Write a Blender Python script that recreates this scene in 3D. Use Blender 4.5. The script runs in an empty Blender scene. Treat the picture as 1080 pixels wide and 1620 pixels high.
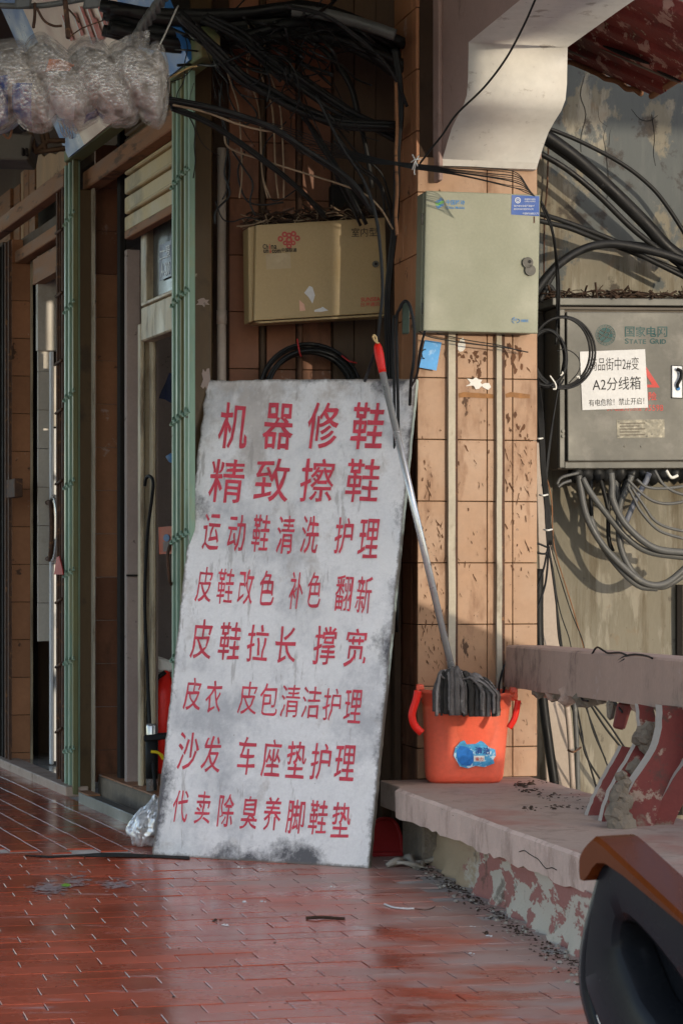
import bpy, bmesh, math, random
from mathutils import Vector, Matrix
R = math.radians
random.seed(7)
rnd = random.uniform
scene = bpy.context.scene
COL = scene.collection

# ---------------------------------------------------------------- camera, sky, sun, exposure
F, CX, HZ, CH = 3825.0, 540.0, 895.0, 1.0     # focal length and horizon of the photograph in its own pixels, eye height
cam_d = bpy.data.cameras.new('camera'); cam = bpy.data.objects.new('camera', cam_d); COL.objects.link(cam)
cam.location = (0, 0, CH); cam.rotation_euler = (R(90), 0, 0)
cam_d.sensor_fit = 'HORIZONTAL'; cam_d.sensor_width = 24; cam_d.lens = F / 1080 * 24
cam_d.shift_y = (HZ - 810) / 1080; cam_d.clip_start = .1; cam_d.clip_end = 400
cam_d.dof.use_dof = True; cam_d.dof.focus_distance = 8.2; cam_d.dof.aperture_fstop = 16
scene.camera = cam
SUN_EL, SUN_AZ = 2.5, 145.0      # azimuth clockwise from +Y: the sun stands low behind the camera's right shoulder
w = bpy.data.worlds.new('World'); scene.world = w; w.use_nodes = True
nt = w.node_tree; bg = nt.nodes['Background']
sky = nt.nodes.new('ShaderNodeTexSky'); sky.sky_type = 'NISHITA'; sky.sun_disc = False
sky.sun_elevation = R(SUN_EL + 38); sky.sun_rotation = R(SUN_AZ)
nt.links.new(sky.outputs[0], bg.inputs[0]); bg.inputs[1].default_value = .15
sd = bpy.data.lights.new('sun', 'SUN'); so = bpy.data.objects.new('sun', sd); COL.objects.link(so)
sd.energy = 2.0; sd.angle = R(.4); sd.color = (.52, .475, .41)
sv = Vector((math.sin(R(SUN_AZ)) * math.cos(R(SUN_EL)), math.cos(R(SUN_AZ)) * math.cos(R(SUN_EL)), math.sin(R(SUN_EL))))
so.rotation_euler = sv.to_track_quat('Z', 'Y').to_euler()
vs = scene.view_settings; vs.view_transform = 'Standard'; vs.look = 'None'; vs.gamma = 1; vs.use_curve_mapping = False
vs.exposure = 1.28
vs.use_white_balance = True; vs.white_balance_temperature = 7300; vs.white_balance_tint = 10      # the camera's own balance, set for open shade
scene.cycles.max_bounces = 8

# ---------------------------------------------------------------- frames: the building is turned 13.2 degrees, the shop fronts about 18
TH = R(13.2); CA, SA = math.cos(TH), math.sin(TH)
def ray(px, py): return Vector(((px - CX) / F, 1, (HZ - py) / F))
CAM = Vector((0, 0, CH))
def P(px, py, Y): return CAM + ray(px, py) * Y
def AB(a, b, z=0): return Vector((a * CA - b * SA, a * SA + b * CA, z))
def toab(v): return (v.x * CA + v.y * SA, -v.x * SA + v.y * CA)
def onpl(px, py, pt, n):
    d = ray(px, py); return CAM + d * ((Vector(pt) - CAM).dot(Vector(n)) / d.dot(Vector(n)))
def onb(px, py, b): return onpl(px, py, AB(0, b), (-SA, CA, 0))      # a vertical plane that fronts the camera
def ona(px, py, a): return onpl(px, py, AB(a, 0), (CA, SA, 0))       # a vertical plane along the bench
def onz(px, py, z=0): return onpl(px, py, (0, 0, z), (0, 0, 1))
SD = Vector((-.3134, .9496, 0)); SN = Vector((.9496, .3134, 0)); SO = Vector((-.786, 9.4, 0))
def onS(px, py, k=0): return onpl(px, py, SO + SN * k, SN)           # the shop front plane, k metres into the shops
def zS(px, py, k=0): return onS(px, py, k).z

# ---------------------------------------------------------------- object helpers
def tag(o, label=None, cat=None, group=None, kind=None):
    for k, v in (('label', label), ('category', cat), ('group', group), ('kind', kind)):
        if v: o[k] = v
    return o
def thing(name, label, cat, loc=(0, 0, 0), group=None):
    o = bpy.data.objects.new(name, None); COL.objects.link(o); o.location = loc; o.empty_display_size = .05
    return tag(o, label, cat, group)
def rootof(o):
    v = Vector((0, 0, 0))
    while o is not None: v = v + o.location; o = o.parent
    return v
def link(name, me, m, parent=None, world=True):
    o = bpy.data.objects.new(name, me); COL.objects.link(o)
    if m and not me.materials: me.materials.append(m)
    if parent is not None:
        o.parent = parent
        if world: o.location = -rootof(parent)
    return o
def mesh(name, vs_, fs, m, parent=None, smooth=False, uv=None):
    me = bpy.data.meshes.new(name); me.from_pydata([tuple(v) for v in vs_], [], fs); me.validate(); me.update()
    if smooth: me.polygons.foreach_set('use_smooth', [True] * len(me.polygons))
    if uv:
        l = me.uv_layers.new(name='UVMap')
        for p in me.polygons:
            for li in p.loop_indices: l.data[li].uv = uv[me.loops[li].vertex_index]
    return link(name, me, m, parent)
def frombm(name, bm, m, parent=None, smooth=False):
    me = bpy.data.meshes.new(name); bm.normal_update(); bm.to_mesh(me); bm.free()
    if smooth: me.polygons.foreach_set('use_smooth', [True] * len(me.polygons))
    return link(name, me, m, parent)
def addhex(bm, c, bev=0, seg=1):
    """c: 8 corners, bottom four in order then top four"""
    v = [bm.verts.new(p) for p in c]
    fs = [bm.faces.new([v[i] for i in f]) for f in ((3, 2, 1, 0), (4, 5, 6, 7), (0, 1, 5, 4), (1, 2, 6, 5), (2, 3, 7, 6), (3, 0, 4, 7))]
    bmesh.ops.recalc_face_normals(bm, faces=fs)
    if bev > 0:
        es = set(); [es.update(f.edges) for f in fs]
        bmesh.ops.bevel(bm, geom=list(es), offset=bev, segments=seg, affect='EDGES', profile=.6)
def hexa(name, c, m, parent=None, bev=0, seg=1):
    bm = bmesh.new(); addhex(bm, c, bev, seg); return frombm(name, bm, m, parent)
def abbox(a0, a1, b0, b1, z0, z1): return [AB(a0, b0, z0), AB(a1, b0, z0), AB(a1, b1, z0), AB(a0, b1, z0), AB(a0, b0, z1), AB(a1, b0, z1), AB(a1, b1, z1), AB(a0, b1, z1)]
def quadbox(tl, tr, br, bl, depth): return [bl, br, br + depth, bl + depth, tl, tr, tr + depth, tl + depth]
def sboxc(px0, px1, z0, z1, k, dep):
    p0 = onS(px0, HZ, k); p1 = onS(px1, HZ, k); d = SN * dep
    f = lambda p, z: Vector((p.x, p.y, z))
    return [f(p0, z0), f(p1, z0), f(p1 + d, z0), f(p0 + d, z0), f(p0, z1), f(p1, z1), f(p1 + d, z1), f(p0 + d, z1)]
def fboxc(px0, px1, z0, z1, Y, dep):
    p0 = P(px0, HZ, Y); p1 = onpl(px1, HZ, p0, SD); d = SD * dep
    f = lambda p, z: Vector((p.x, p.y, z))
    return [f(p0, z0), f(p1, z0), f(p1 + d, z0), f(p0 + d, z0), f(p0, z1), f(p1, z1), f(p1 + d, z1), f(p0 + d, z1)]
def catmull(pts, n=7):
    pts = [Vector(p) for p in pts]
    if len(pts) < 3 or n < 2: return pts
    P_ = [pts[0] * 2 - pts[1]] + pts + [pts[-1] * 2 - pts[-2]]; out = []
    for i in range(1, len(P_) - 2):
        p0, p1, p2, p3 = P_[i - 1:i + 3]
        for j in range(n):
            t = j / n
            out.append(.5 * ((2 * p1) + (p2 - p0) * t + (2 * p0 - 5 * p1 + 4 * p2 - p3) * t * t + (3 * p1 - p0 - 3 * p2 + p3) * t ** 3))
    out.append(pts[-1]); return out
def tubedata(pts, r, sides=8, closed=False, flat=1, cap=True, rf=None):
    V, Fc = [], []; n = len(pts); up = None
    for i, p in enumerate(pts):
        t = (pts[(i + 1) % n] - pts[i - 1]) if closed else (pts[min(i + 1, n - 1)] - pts[max(i - 1, 0)])
        t = t.normalized() if t.length > 1e-9 else Vector((0, 0, 1))
        if up is None:
            up = t.cross(Vector((0, 0, 1)));
            if up.length < .05: up = t.cross(Vector((1, 0, 0)))
        up = (up - t * up.dot(t)).normalized(); s = t.cross(up)
        rr = r * (rf(i / max(1, n - 1)) if rf else 1)
        for j in range(sides):
            a = 2 * math.pi * j / sides; V.append(p + up * math.cos(a) * rr + s * math.sin(a) * rr * flat)
    m = n if closed else n - 1
    for i in range(m):
        for j in range(sides):
            i2 = (i + 1) % n; j2 = (j + 1) % sides
            Fc.append((i * sides + j, i * sides + j2, i2 * sides + j2, i2 * sides + j))
    if cap and not closed:
        Fc.append(tuple(range(sides))[::-1]); Fc.append(tuple((n - 1) * sides + j for j in range(sides)))
    return V, Fc
def tube(name, pts, r, m, parent=None, n=7, sides=8, flat=1, closed=False, rf=None):
    q = catmull(pts, n) if not closed else [Vector(p) for p in pts]
    V, Fc = tubedata(q, r, sides, closed, flat, rf=rf)
    return mesh(name, V, Fc, m, parent, True)
def loft(name, rings, m, parent=None, smooth=True, capa=True, capb=True, closed=True):
    n = len(rings[0]); V = [v for r_ in rings for v in r_]; Fc = []
    for i in range(len(rings) - 1):
        for j in range(n if closed else n - 1):
            j2 = (j + 1) % n; Fc.append((i * n + j, i * n + j2, (i + 1) * n + j2, (i + 1) * n + j))
    if capa: Fc.append(tuple(range(n))[::-1])
    if capb: Fc.append(tuple((len(rings) - 1) * n + j for j in range(n)))
    return mesh(name, V, Fc, m, parent, smooth)

# ---------------------------------------------------------------- materials
def M(name, col, rough=.6, metal=0, var=.25, vs=5, bump=.2, bs=70, patches=(), rv=.15, rand=0, coat=0, spec=.22, trans=0, alpha=1, sss=0, st=(1, 1, 1), bd=.004, coord='pos'):
    m = bpy.data.materials.new(name); m.use_nodes = True; t = m.node_tree; N = t.nodes; L = t.links
    b = N['Principled BSDF']; b.inputs['Metallic'].default_value = metal
    b.inputs['Coat Weight'].default_value = coat; b.inputs['Coat Roughness'].default_value = .12
    b.inputs['Specular IOR Level'].default_value = spec; b.inputs['Transmission Weight'].default_value = trans; b.inputs['Alpha'].default_value = alpha
    if coord == 'pos': src = N.new('ShaderNodeNewGeometry').outputs['Position']
    else: src = N.new('ShaderNodeTexCoord').outputs['UV']
    def mp(s):
        q = N.new('ShaderNodeMapping'); q.inputs['Scale'].default_value = s; L.new(src, q.inputs['Vector'])
        return q.outputs[0]
    def noise(sc, s=(1, 1, 1), det=5, ro=.6):
        q = N.new('ShaderNodeTexNoise'); q.inputs['Scale'].default_value = sc; q.inputs['Detail'].default_value = det; q.inputs['Roughness'].default_value = ro
        L.new(mp(s), q.inputs['Vector']); return q.outputs['Fac']
    def mrange(x, a, b_, c=0, d=1):
        q = N.new('ShaderNodeMapRange'); L.new(x, q.inputs[0])
        for i, v in enumerate((a, b_, c, d)): q.inputs[i + 1].default_value = v
        return q.outputs[0]
    def math_(op, x, y):
        q = N.new('ShaderNodeMath'); q.operation = op
        for i, v in enumerate((x, y)):
            if isinstance(v, (int, float)): q.inputs[i].default_value = v
            else: L.new(v, q.inputs[i])
        return q.outputs[0]
    def mix(f, x, y):
        q = N.new('ShaderNodeMix'); q.data_type = 'RGBA'; L.new(f, q.inputs[0])
        for i, v in ((6, x), (7, y)):
            if isinstance(v, tuple): q.inputs[i].default_value = (*v[:3], 1)
            else: L.new(v, q.inputs[i])
        return q.outputs[2]
    n1 = noise(vs, st); fine = noise(bs, st, 4, .65)
    lo = tuple(c * (1 - var) for c in col); hi = tuple(min(1, c * (1 + var)) for c in col)
    c = mix(mrange(n1, .28, .72), lo, hi)
    c = mix(mrange(fine, .3, .75, 0, .35), c, tuple(x * .62 for x in col))
    if rand:
        oi = N.new('ShaderNodeObjectInfo'); h = N.new('ShaderNodeHueSaturation'); L.new(c, h.inputs['Color'])
        L.new(mrange(oi.outputs['Random'], 0, 1, 1 - rand, 1 + rand), h.inputs['Value']); c = h.outputs[0]
    rgh = mrange(n1, .3, .7, max(.03, rough - rv), min(1, rough + rv))
    hgt = fine
    for p in patches:
        f = noise(p.get('scale', 4), p.get('st', (1, 1, 1)), p.get('det', 6), p.get('ro', .65))
        if 'bias' in p:     # a straight line through the place along which the patches thicken: (axis xyz, from, to, strength)
            ax, v0, v1, sstr = p['bias']
            dq = N.new('ShaderNodeVectorMath'); dq.operation = 'DOT_PRODUCT'; L.new(src, dq.inputs[0]); dq.inputs[1].default_value = ax
            f = math_('ADD', f, mrange(dq.outputs['Value'], v0, v1, -sstr, sstr))
        f = mrange(f, p['thr'], p['thr'] + p.get('soft', .03), 0, p.get('amt', 1))
        c = mix(f, c, p['col'])
        if 'rough' in p:
            q = N.new('ShaderNodeMix'); L.new(f, q.inputs[0]); L.new(rgh, q.inputs[2]); q.inputs[3].default_value = p['rough']; rgh = q.outputs[0]
        if p.get('h'): hgt = math_('ADD', hgt, math_('MULTIPLY', f, p['h']))
    L.new(c, b.inputs['Base Color']); L.new(rgh, b.inputs['Roughness'])
    if bump:
        q = N.new('ShaderNodeBump'); q.inputs['Strength'].default_value = bump; q.inputs['Distance'].default_value = bd
        L.new(hgt, q.inputs['Height']); L.new(q.outputs[0], b.inputs['Normal'])
    m['c'] = 1
    return m
dirt = (.045, .034, .026); pale = (.62, .6, .56)
ROW = (SA * -1, CA, 0)
m_floor = M('red_floor_tile', (.42, .082, .042), .24, var=.22, vs=2.2, bump=.12, bs=28, rv=.13, rand=.16, spec=.5, bd=.002, patches=(
    dict(col=(.40, .31, .27), scale=2.6, thr=.5, soft=.22, amt=.85, rough=.5, st=(.8, 1.6, 1), bias=((.95, .2, 0), .6, 1.9, .30)),
    dict(col=(.46, .42, .41), scale=9, thr=.60, soft=.12, amt=.55, rough=.6, st=(.4, 1.6, 1)),
    dict(col=(.10, .035, .026), scale=5, thr=.62, soft=.1, amt=.6, st=(.5, 1.4, 1))))
m_grout = M('grout', (.5, .46, .42), .9, var=.3, vs=8, bump=.4, patches=(dict(col=(.22, .17, .15), scale=3, thr=.5, soft=.2, amt=.8),))
m_ground = M('ground_concrete', (.3, .28, .26), .9, var=.2, vs=.7)
STN = (.05, .028, .018)
m_tile = M('orange_wall_tile', (.33, .19, .11), .42, var=.1, vs=3, bump=.05, bs=40, rv=.1, rand=.07, patches=(
    dict(col=STN, scale=13, thr=.655, soft=.03, amt=.9, st=(1.3, 1, .55), rough=.85, h=.4),
    dict(col=(.17, .085, .05), scale=7, thr=.53, soft=.14, amt=.6, st=(1.5, 1, .4), rough=.7, det=9, ro=.75), dict(col=(.10, .055, .035), scale=60, thr=.66, soft=.03, amt=.7)))
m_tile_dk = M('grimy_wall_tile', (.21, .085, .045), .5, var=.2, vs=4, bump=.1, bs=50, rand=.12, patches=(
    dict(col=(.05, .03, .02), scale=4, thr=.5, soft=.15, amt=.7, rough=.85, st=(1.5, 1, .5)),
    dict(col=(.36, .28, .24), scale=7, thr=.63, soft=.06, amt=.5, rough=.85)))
m_tile_mid = M('brown_wall_tile', (.36, .165, .085), .5, var=.18, vs=4, bump=.08, bs=50, rand=.08, patches=(
    dict(col=(.6, .56, .54), scale=6, thr=.645, soft=.05, amt=.5, rough=.9),
    dict(col=(.05, .035, .03), scale=9, thr=.64, soft=.03, amt=.8, rough=.85)))
m_mortar = M('dark_mortar', (.05, .03, .02), .95, var=.4, bump=.5)
m_palet = M('pale_wall_tile', (.5, .46, .4), .35, var=.08, vs=3, bump=.04, rand=.04, patches=(dict(col=(.25, .2, .15), scale=5, thr=.6, soft=.1, amt=.4),))
m_greywall = M('grey_pink_plaster', (.34, .27, .24), .8, var=.15, vs=3, bump=.2, patches=(dict(col=(.08, .06, .05), scale=14, thr=.66, soft=.02, amt=.8),))
m_dark = M('near_black', (.018, .015, .013), .9, var=.4, bump=.4)
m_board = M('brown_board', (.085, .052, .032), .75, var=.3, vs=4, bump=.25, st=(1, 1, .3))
m_steelb = M('brown_painted_steel', (.095, .06, .03), .45, var=.2, vs=6, st=(1, 1, .3), bump=.08, patches=(
    dict(col=(.32, .27, .2), scale=7, thr=.68, soft=.02, amt=.9), dict(col=(.05, .12, .05), scale=3, thr=.66, soft=.08, amt=.5),
    dict(col=(.03, .02, .015), scale=4, thr=.55, soft=.1, amt=.6)))
m_green = M('pale_green_paint', (.22, .34, .255), .42, var=.15, vs=8, st=(1, 1, .2), bump=.08, patches=(
    dict(col=(.3, .28, .15), scale=4, thr=.53, soft=.15, amt=.7, st=(2, 2, .5)), dict(col=(.08, .05, .03), scale=20, thr=.68, soft=.03, amt=.8)))
m_lintel = M('faded_green_lintel', (.15, .19, .085), .6, var=.25, vs=7, bump=.15, patches=(dict(col=(.2, .13, .06), scale=6, thr=.5, soft=.15, amt=.8),))
m_rust = M('rusty_iron', (.085, .045, .03), .8, var=.4, vs=30, bump=.4, patches=(dict(col=(.2, .1, .05), scale=30, thr=.58, soft=.08),))
m_oldwood = M('old_red_wood', (.27, .125, .06), .7, var=.3, vs=5, st=(.6, .6, 4), bump=.3, patches=(dict(col=(.06, .035, .02), scale=8, thr=.57, soft=.08, amt=.8, st=(.5, .5, 3)),))
m_ply = M('torn_plywood', (.42, .27, .16), .8, var=.25, vs=6, st=(1, 1, .4), bump=.3, patches=(dict(col=(.12, .07, .04), scale=5, thr=.58, soft=.04, amt=.8),))
m_shut = M('cream_shutter_paint', (.47, .36, .185), .45, var=.12, vs=5, bump=.05, patches=(
    dict(col=(.09, .07, .04), scale=4, thr=.56, soft=.2, amt=.7), dict(col=(.72, .68, .6), scale=5, thr=.66, soft=.05, amt=.6)))
m_frame = M('cream_door_frame', (.46, .38, .26), .45, var=.12, vs=5, bump=.08, patches=(dict(col=(.12, .08, .05), scale=6, thr=.5, soft=.14, amt=.75, det=9, st=(2, 2, .5)),))
m_white = M('white_painted_metal', (.66, .68, .7), .35, var=.06, bump=.03)
m_board_sign = None
m_cunibox = M('tan_steel_box', (.37, .27, .135), .42, var=.07, vs=3, bump=.04, bs=120, patches=(dict(col=(.24, .165, .08), scale=3, thr=.55, soft=.25, amt=.4), dict(col=(.1, .06, .03), scale=40, thr=.73, soft=.02, amt=.8)))
m_mobox = M('pale_green_grey_steel_box', (.225, .23, .165), .42, var=.05, vs=3, bump=.03, bs=120, patches=(dict(col=(.2, .17, .1), scale=46, thr=.72, soft=.02, amt=.8), dict(col=(.18, .18, .125), scale=2.5, thr=.52, soft=.2, amt=.5)))
m_steel = M('brushed_steel', (.115, .112, .098), .5, metal=.1, var=.1, vs=3, bump=.06, bs=60, st=(1, 1, 1), patches=(
    dict(col=(.3, .28, .25), scale=5, thr=.55, soft=.2, amt=.5, rough=.6), dict(col=(.25, .13, .07), scale=6, thr=.72, soft=.06, amt=.7, rough=.8)))
m_steel_dk = M('darker_steel', (.10, .085, .07), .6, metal=.3, var=.2, vs=4, bump=.15)  # darker steel for the cabinet's case, side flange and top frame
m_chrome = M('polished_steel_tube', (.55, .54, .52), .25, metal=.6, var=.06, bump=.01)
m_cable = M('black_cable', (.014, .014, .014), .5, var=.5, vs=12, bump=.1, patches=(dict(col=(.07, .06, .05), scale=9, thr=.62, soft=.1, amt=.5),))
m_gcable = M('grey_cable', (.105, .105, .10), .42, var=.25, vs=6, bump=.06, patches=(dict(col=(.2, .19, .16), scale=14, thr=.63, soft=.04, amt=.5),))
m_bcable = M('blue_grey_cable', (.15, .16, .19), .42, var=.15, vs=6, bump=.06)
m_browire = M('dusty_beige_wire', (.28, .2, .13), .8, var=.3, vs=20)
m_ltie = M('white_plastic', (.7, .68, .62), .4, var=.08)
m_pvc = M('white_pvc_pipe', (.38, .31, .255), .45, var=.12, vs=5, bump=.05, patches=(dict(col=(.1, .07, .05), scale=6, thr=.68, soft=.03, amt=.8),))
m_trunk = M('worn_grey_trunking', (.40, .35, .27), .7, var=.15, vs=8, bump=.2, patches=(dict(col=(.12, .09, .06), scale=10, thr=.54, soft=.12, amt=.7, st=(1, 1, .4)),))
m_white_plaster = M('white_plaster', (.68, .655, .60), .85, var=.05, vs=3, bump=.1, bs=25, patches=(
    dict(col=(.2, .15, .11), scale=11, det=10, thr=.61, soft=.05, amt=.55, st=(1, 1, 1.6)), dict(col=(.3, .24, .19), scale=50, thr=.66, soft=.03, amt=.5), dict(col=(.6, .56, .5), scale=3, thr=.52, soft=.15, amt=.6)))
m_pink_plaster = M('dirty_pink_plaster', (.36, .25, .22), .8, var=.12, vs=3, bump=.15, patches=(dict(col=(.1, .07, .06), scale=5, thr=.6, soft=.1, amt=.6), dict(col=(.5, .42, .38), scale=10, thr=.66, soft=.03, amt=.5)))
m_redpeel = M('peeling_dark_red_paint', (.19, .035, .028), .65, var=.3, vs=5, bump=.5, bd=.01, patches=(
    dict(col=(.42, .25, .2), scale=9, det=10, thr=.555, soft=.02, amt=.9, rough=.9, h=-.6), dict(col=(.09, .045, .035), scale=4, thr=.55, soft=.08, amt=.7),
    dict(col=(.4, .33, .22), scale=16, thr=.62, soft=.02, amt=.8, h=-.4)))
m_conc = M('broken_concrete', (.21, .17, .13), .95, var=.3, vs=10, bump=.8, bs=50, bd=.012)
m_rwall = M('flaking_beige_wall', (.215, .195, .15), .85, var=.14, vs=2.5, bump=.15, bs=60, st=(1.4, 1, .35), patches=(
    dict(col=(.10, .072, .042), scale=5, thr=.50, soft=.12, amt=.75, st=(1.8, 1, .14), det=9, ro=.75), dict(col=(.31, .285, .23), scale=9, thr=.53, soft=.08, amt=.75, st=(1.5, 1, .3)), dict(col=(.1, .085, .07), scale=18, thr=.62, soft=.04, amt=.6, st=(1, 1, .6)),
    dict(col=(.085, .10, .105), scale=4.2, thr=.535, soft=.04, amt=.85, det=8, st=(1.2, 1, .8), rough=.7, h=.6, bias=((0, 0, 1), 1.75, 2.6, .10)),
    dict(col=(.22, .13, .07), scale=5, thr=.60, soft=.1, amt=.5),
    dict(col=(.05, .04, .035), scale=7, thr=.62, soft=.06, amt=.8, bias=((0, 0, 1), 2.4, 1.6, -.05)),
    dict(col=(.13, .13, .13), scale=26, thr=.735, soft=.01, amt=.8)))
m_slabside = M('pink_terrazzo_edge', (.64, .47, .39), .85, var=.14, vs=6, bump=.25, bs=130, patches=(
    dict(col=(.2, .12, .09), scale=6, det=10, ro=.75, thr=.5, soft=.16, amt=.65, st=(2, 1.2, .5)), dict(col=(.62, .54, .5), scale=120, thr=.6, soft=.06, amt=.5)))
m_slabtop = M('dusty_red_slab_top', (.42, .31, .25), .62, var=.16, vs=3, bump=.15, bs=50, patches=(
    dict(col=(.33, .10, .075), scale=2.6, thr=.53, soft=.16, amt=.55, bias=((-.23, -.95, 0), -8.2, -6.2, .1)), dict(col=(.12, .085, .065), scale=6, det=10, ro=.75, thr=.52, soft=.16, amt=.65)))
m_bench = M('flaking_bench_wall', (.36, .15, .125), .85, var=.12, vs=3, bump=.4, bs=60, bd=.008, patches=(
    dict(col=(.50, .44, .36), st=(1, .3, 1), scale=14, thr=.5, soft=.015, h=-.6, det=8, bias=((0, 0, 1), .16, .02, .045)),
    dict(col=(.38, .28, .18), st=(1, .3, 1), scale=7, thr=.5, soft=.06, h=-.5, det=8, bias=((0, 1, 0), 6.9, 7.9, .22)),
    dict(col=(.09, .065, .045), scale=8, thr=.6, soft=.06, amt=.7)))
m_rail = M('worn_pink_rail', (.42, .285, .225), .8, var=.12, vs=4, bump=.2, bs=80, st=(2, 2, .7), patches=(
    dict(col=(.08, .055, .045), scale=4.2, det=10, ro=.75, thr=.47, soft=.16, amt=.8, st=(2, 2, .8), bias=((-.23, .95, 0), 7.1, 8.3, .12)), dict(col=(.5, .4, .37), scale=6, thr=.6, soft=.1, amt=.5)))
m_balred = M('worn_red_paint', (.17, .036, .03), .6, var=.2, vs=6, bump=.25, patches=(dict(col=(.30, .21, .16), scale=14, thr=.58, soft=.04, h=-.5, det=9), dict(col=(.07, .045, .035), scale=9, thr=.53, soft=.08, amt=.8, det=9), dict(col=(.2, .15, .11), scale=9, thr=.58, soft=.08, bias=((0, 0, 1), .42, .25, .08))))
m_balwhite = M('worn_white_paint', (.44, .38, .33), .7, var=.1, vs=6, bump=.25, patches=(dict(col=(.2, .13, .1), scale=8, thr=.6, soft=.05, amt=.7),))
def plastic(name, col, rough=.38, sss=.25):
    m = M(name, col, rough, var=.08, vs=3, bump=.02, patches=(dict(col=tuple(c * .55 + .02 for c in col), scale=9, thr=.66, soft=.15, amt=.35),))
    b = m.node_tree.nodes['Principled BSDF']; b.inputs['Subsurface Weight'].default_value = sss; b.inputs['Subsurface Scale'].default_value = .03
    b.inputs['Subsurface Radius'].default_value = (1, .3, .15); return m
m_bucket = plastic('red_orange_plastic', (.86, .135, .075))
m_redtip = plastic('bright_red_plastic', (.7, .02, .012), .35, .1)
m_redpan = plastic('dull_red_plastic', (.4, .03, .03), .5, .05)
m_mop = M('grey_mop_cloth', (.135, .12, .11), .95, var=.45, vs=18, bump=.8, bs=160, bd=.006, patches=(dict(col=(.3, .28, .26), scale=22, thr=.6, soft=.06, amt=.7),))
m_ink = M('black_print', (.02, .02, .02), .6, var=.1, bump=0)
m_redpaint = M('brushed_red_paint', (.64, .07, .10), .6, var=.22, vs=14, bump=.05, patches=(dict(col=(.55, .3, .3), scale=24, thr=.62, soft=.1, amt=.5), dict(col=(.25, .03, .04), scale=9, thr=.64, soft=.05, amt=.6)))
m_redprint = M('red_print', (.5, .06, .05), .5, var=.1, bump=0)
m_redfade = M('faded_red_print', (.42, .07, .06), .5, var=.2, vs=60, bump=0)
m_blueprint = M('blue_print', (.03, .18, .42), .5, var=.15, bump=0)
m_bluelabel = M('blue_label', (.008, .07, .30), .4, var=.08, bump=0)
m_whiteprint = M('white_print', (.6, .63, .66), .5, var=.1, bump=0)
m_greenprint = M('dark_green_print', (.0, .05, .05), .45, var=.1, bump=0)
m_lightgreen = M('green_print', (.1, .4, .08), .45, var=.1, bump=0)
m_paper = M('white_sheet', (.58, .58, .57), .5, var=.03, bump=.02)
m_bluecard = M('scuffed_blue_card', (.07, .30, .60), .45, var=.15, vs=20, bump=.1, patches=(dict(col=(.45, .6, .72), scale=24, thr=.58, soft=.1, amt=.5), dict(col=(.05, .05, .06), scale=15, thr=.68, soft=.03, amt=.6)))
m_blueboard = M('blue_signboard', (.045, .18, .46), .4, var=.08, bump=.02)
m_pinkboard = M('pale_signboard', (.62, .47, .40), .45, var=.05, bump=.02)
m_lacquer = M('lacquered_brown_wood', (.135, .032, .008), .3, var=.12, vs=5, st=(3, .6, 1), bump=.02, coat=0, spec=.12)
m_leather = M('black_plastic_shell', (.012, .013, .015), .2, var=.15, vs=4, bump=.015, bs=200, spec=.12)
m_edge = M('bright_metal_trim', (.5, .47, .47), .3, metal=.9, var=.1, bump=.02)
m_black = M('matt_black', (.012, .012, .012), .7, var=.3)
m_leaf = M('debris_brown', (.05, .03, .02), .9, var=.6, vs=30, bump=.4)
m_rag = M('grey_rag', (.34, .3, .25), .9, var=.2, vs=20, bump=.5)
m_glassdark = M('dusty_dark_glass', (.07, .075, .07), .2, var=.2, bump=.02)

# clear packing film: sparkles from its bubbles
def film(name, alpha, col, scale=95, metal=.4):
    m = bpy.data.materials.new(name); m.use_nodes = True; N = m.node_tree.nodes; L = m.node_tree.links; b = N['Principled BSDF']
    b.inputs['Base Color'].default_value = (*col, 1); b.inputs['Roughness'].default_value = .1; b.inputs['Specular IOR Level'].default_value = .9
    g = N.new('ShaderNodeTexCoord'); v = N.new('ShaderNodeTexVoronoi'); v.inputs['Scale'].default_value = scale; L.new(g.outputs['Object'], v.inputs['Vector'])
    n = N.new('ShaderNodeTexNoise'); n.inputs['Scale'].default_value = 30; n.inputs['Detail'].default_value = 6; L.new(g.outputs['Object'], n.inputs['Vector'])
    sq = N.new('ShaderNodeMath'); sq.operation = 'POWER'; L.new(v.outputs['Distance'], sq.inputs[0]); sq.inputs[1].default_value = 2
    ad = N.new('ShaderNodeMath'); ad.operation = 'SUBTRACT'; L.new(n.outputs['Fac'], ad.inputs[0]); L.new(sq.outputs[0], ad.inputs[1]); b.inputs['Metallic'].default_value = metal
    bu = N.new('ShaderNodeBump'); bu.inputs['Strength'].default_value = 1; bu.inputs['Distance'].default_value = .006; L.new(ad.outputs[0], bu.inputs['Height']); L.new(bu.outputs[0], b.inputs['Normal'])
    mr = N.new('ShaderNodeMapRange'); L.new(n.outputs['Fac'], mr.inputs[0]); mr.inputs[1].default_value = .35; mr.inputs[2].default_value = .65; mr.inputs[3].default_value = alpha - .22; mr.inputs[4].default_value = min(1, alpha + .22)
    L.new(mr.outputs[0], b.inputs['Alpha']); return m
m_film = film('bubble_film', .26, (.78, .72, .66), 95)
m_bag = film('thin_clear_bag', .72, (.85, .85, .85), 18)

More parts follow.
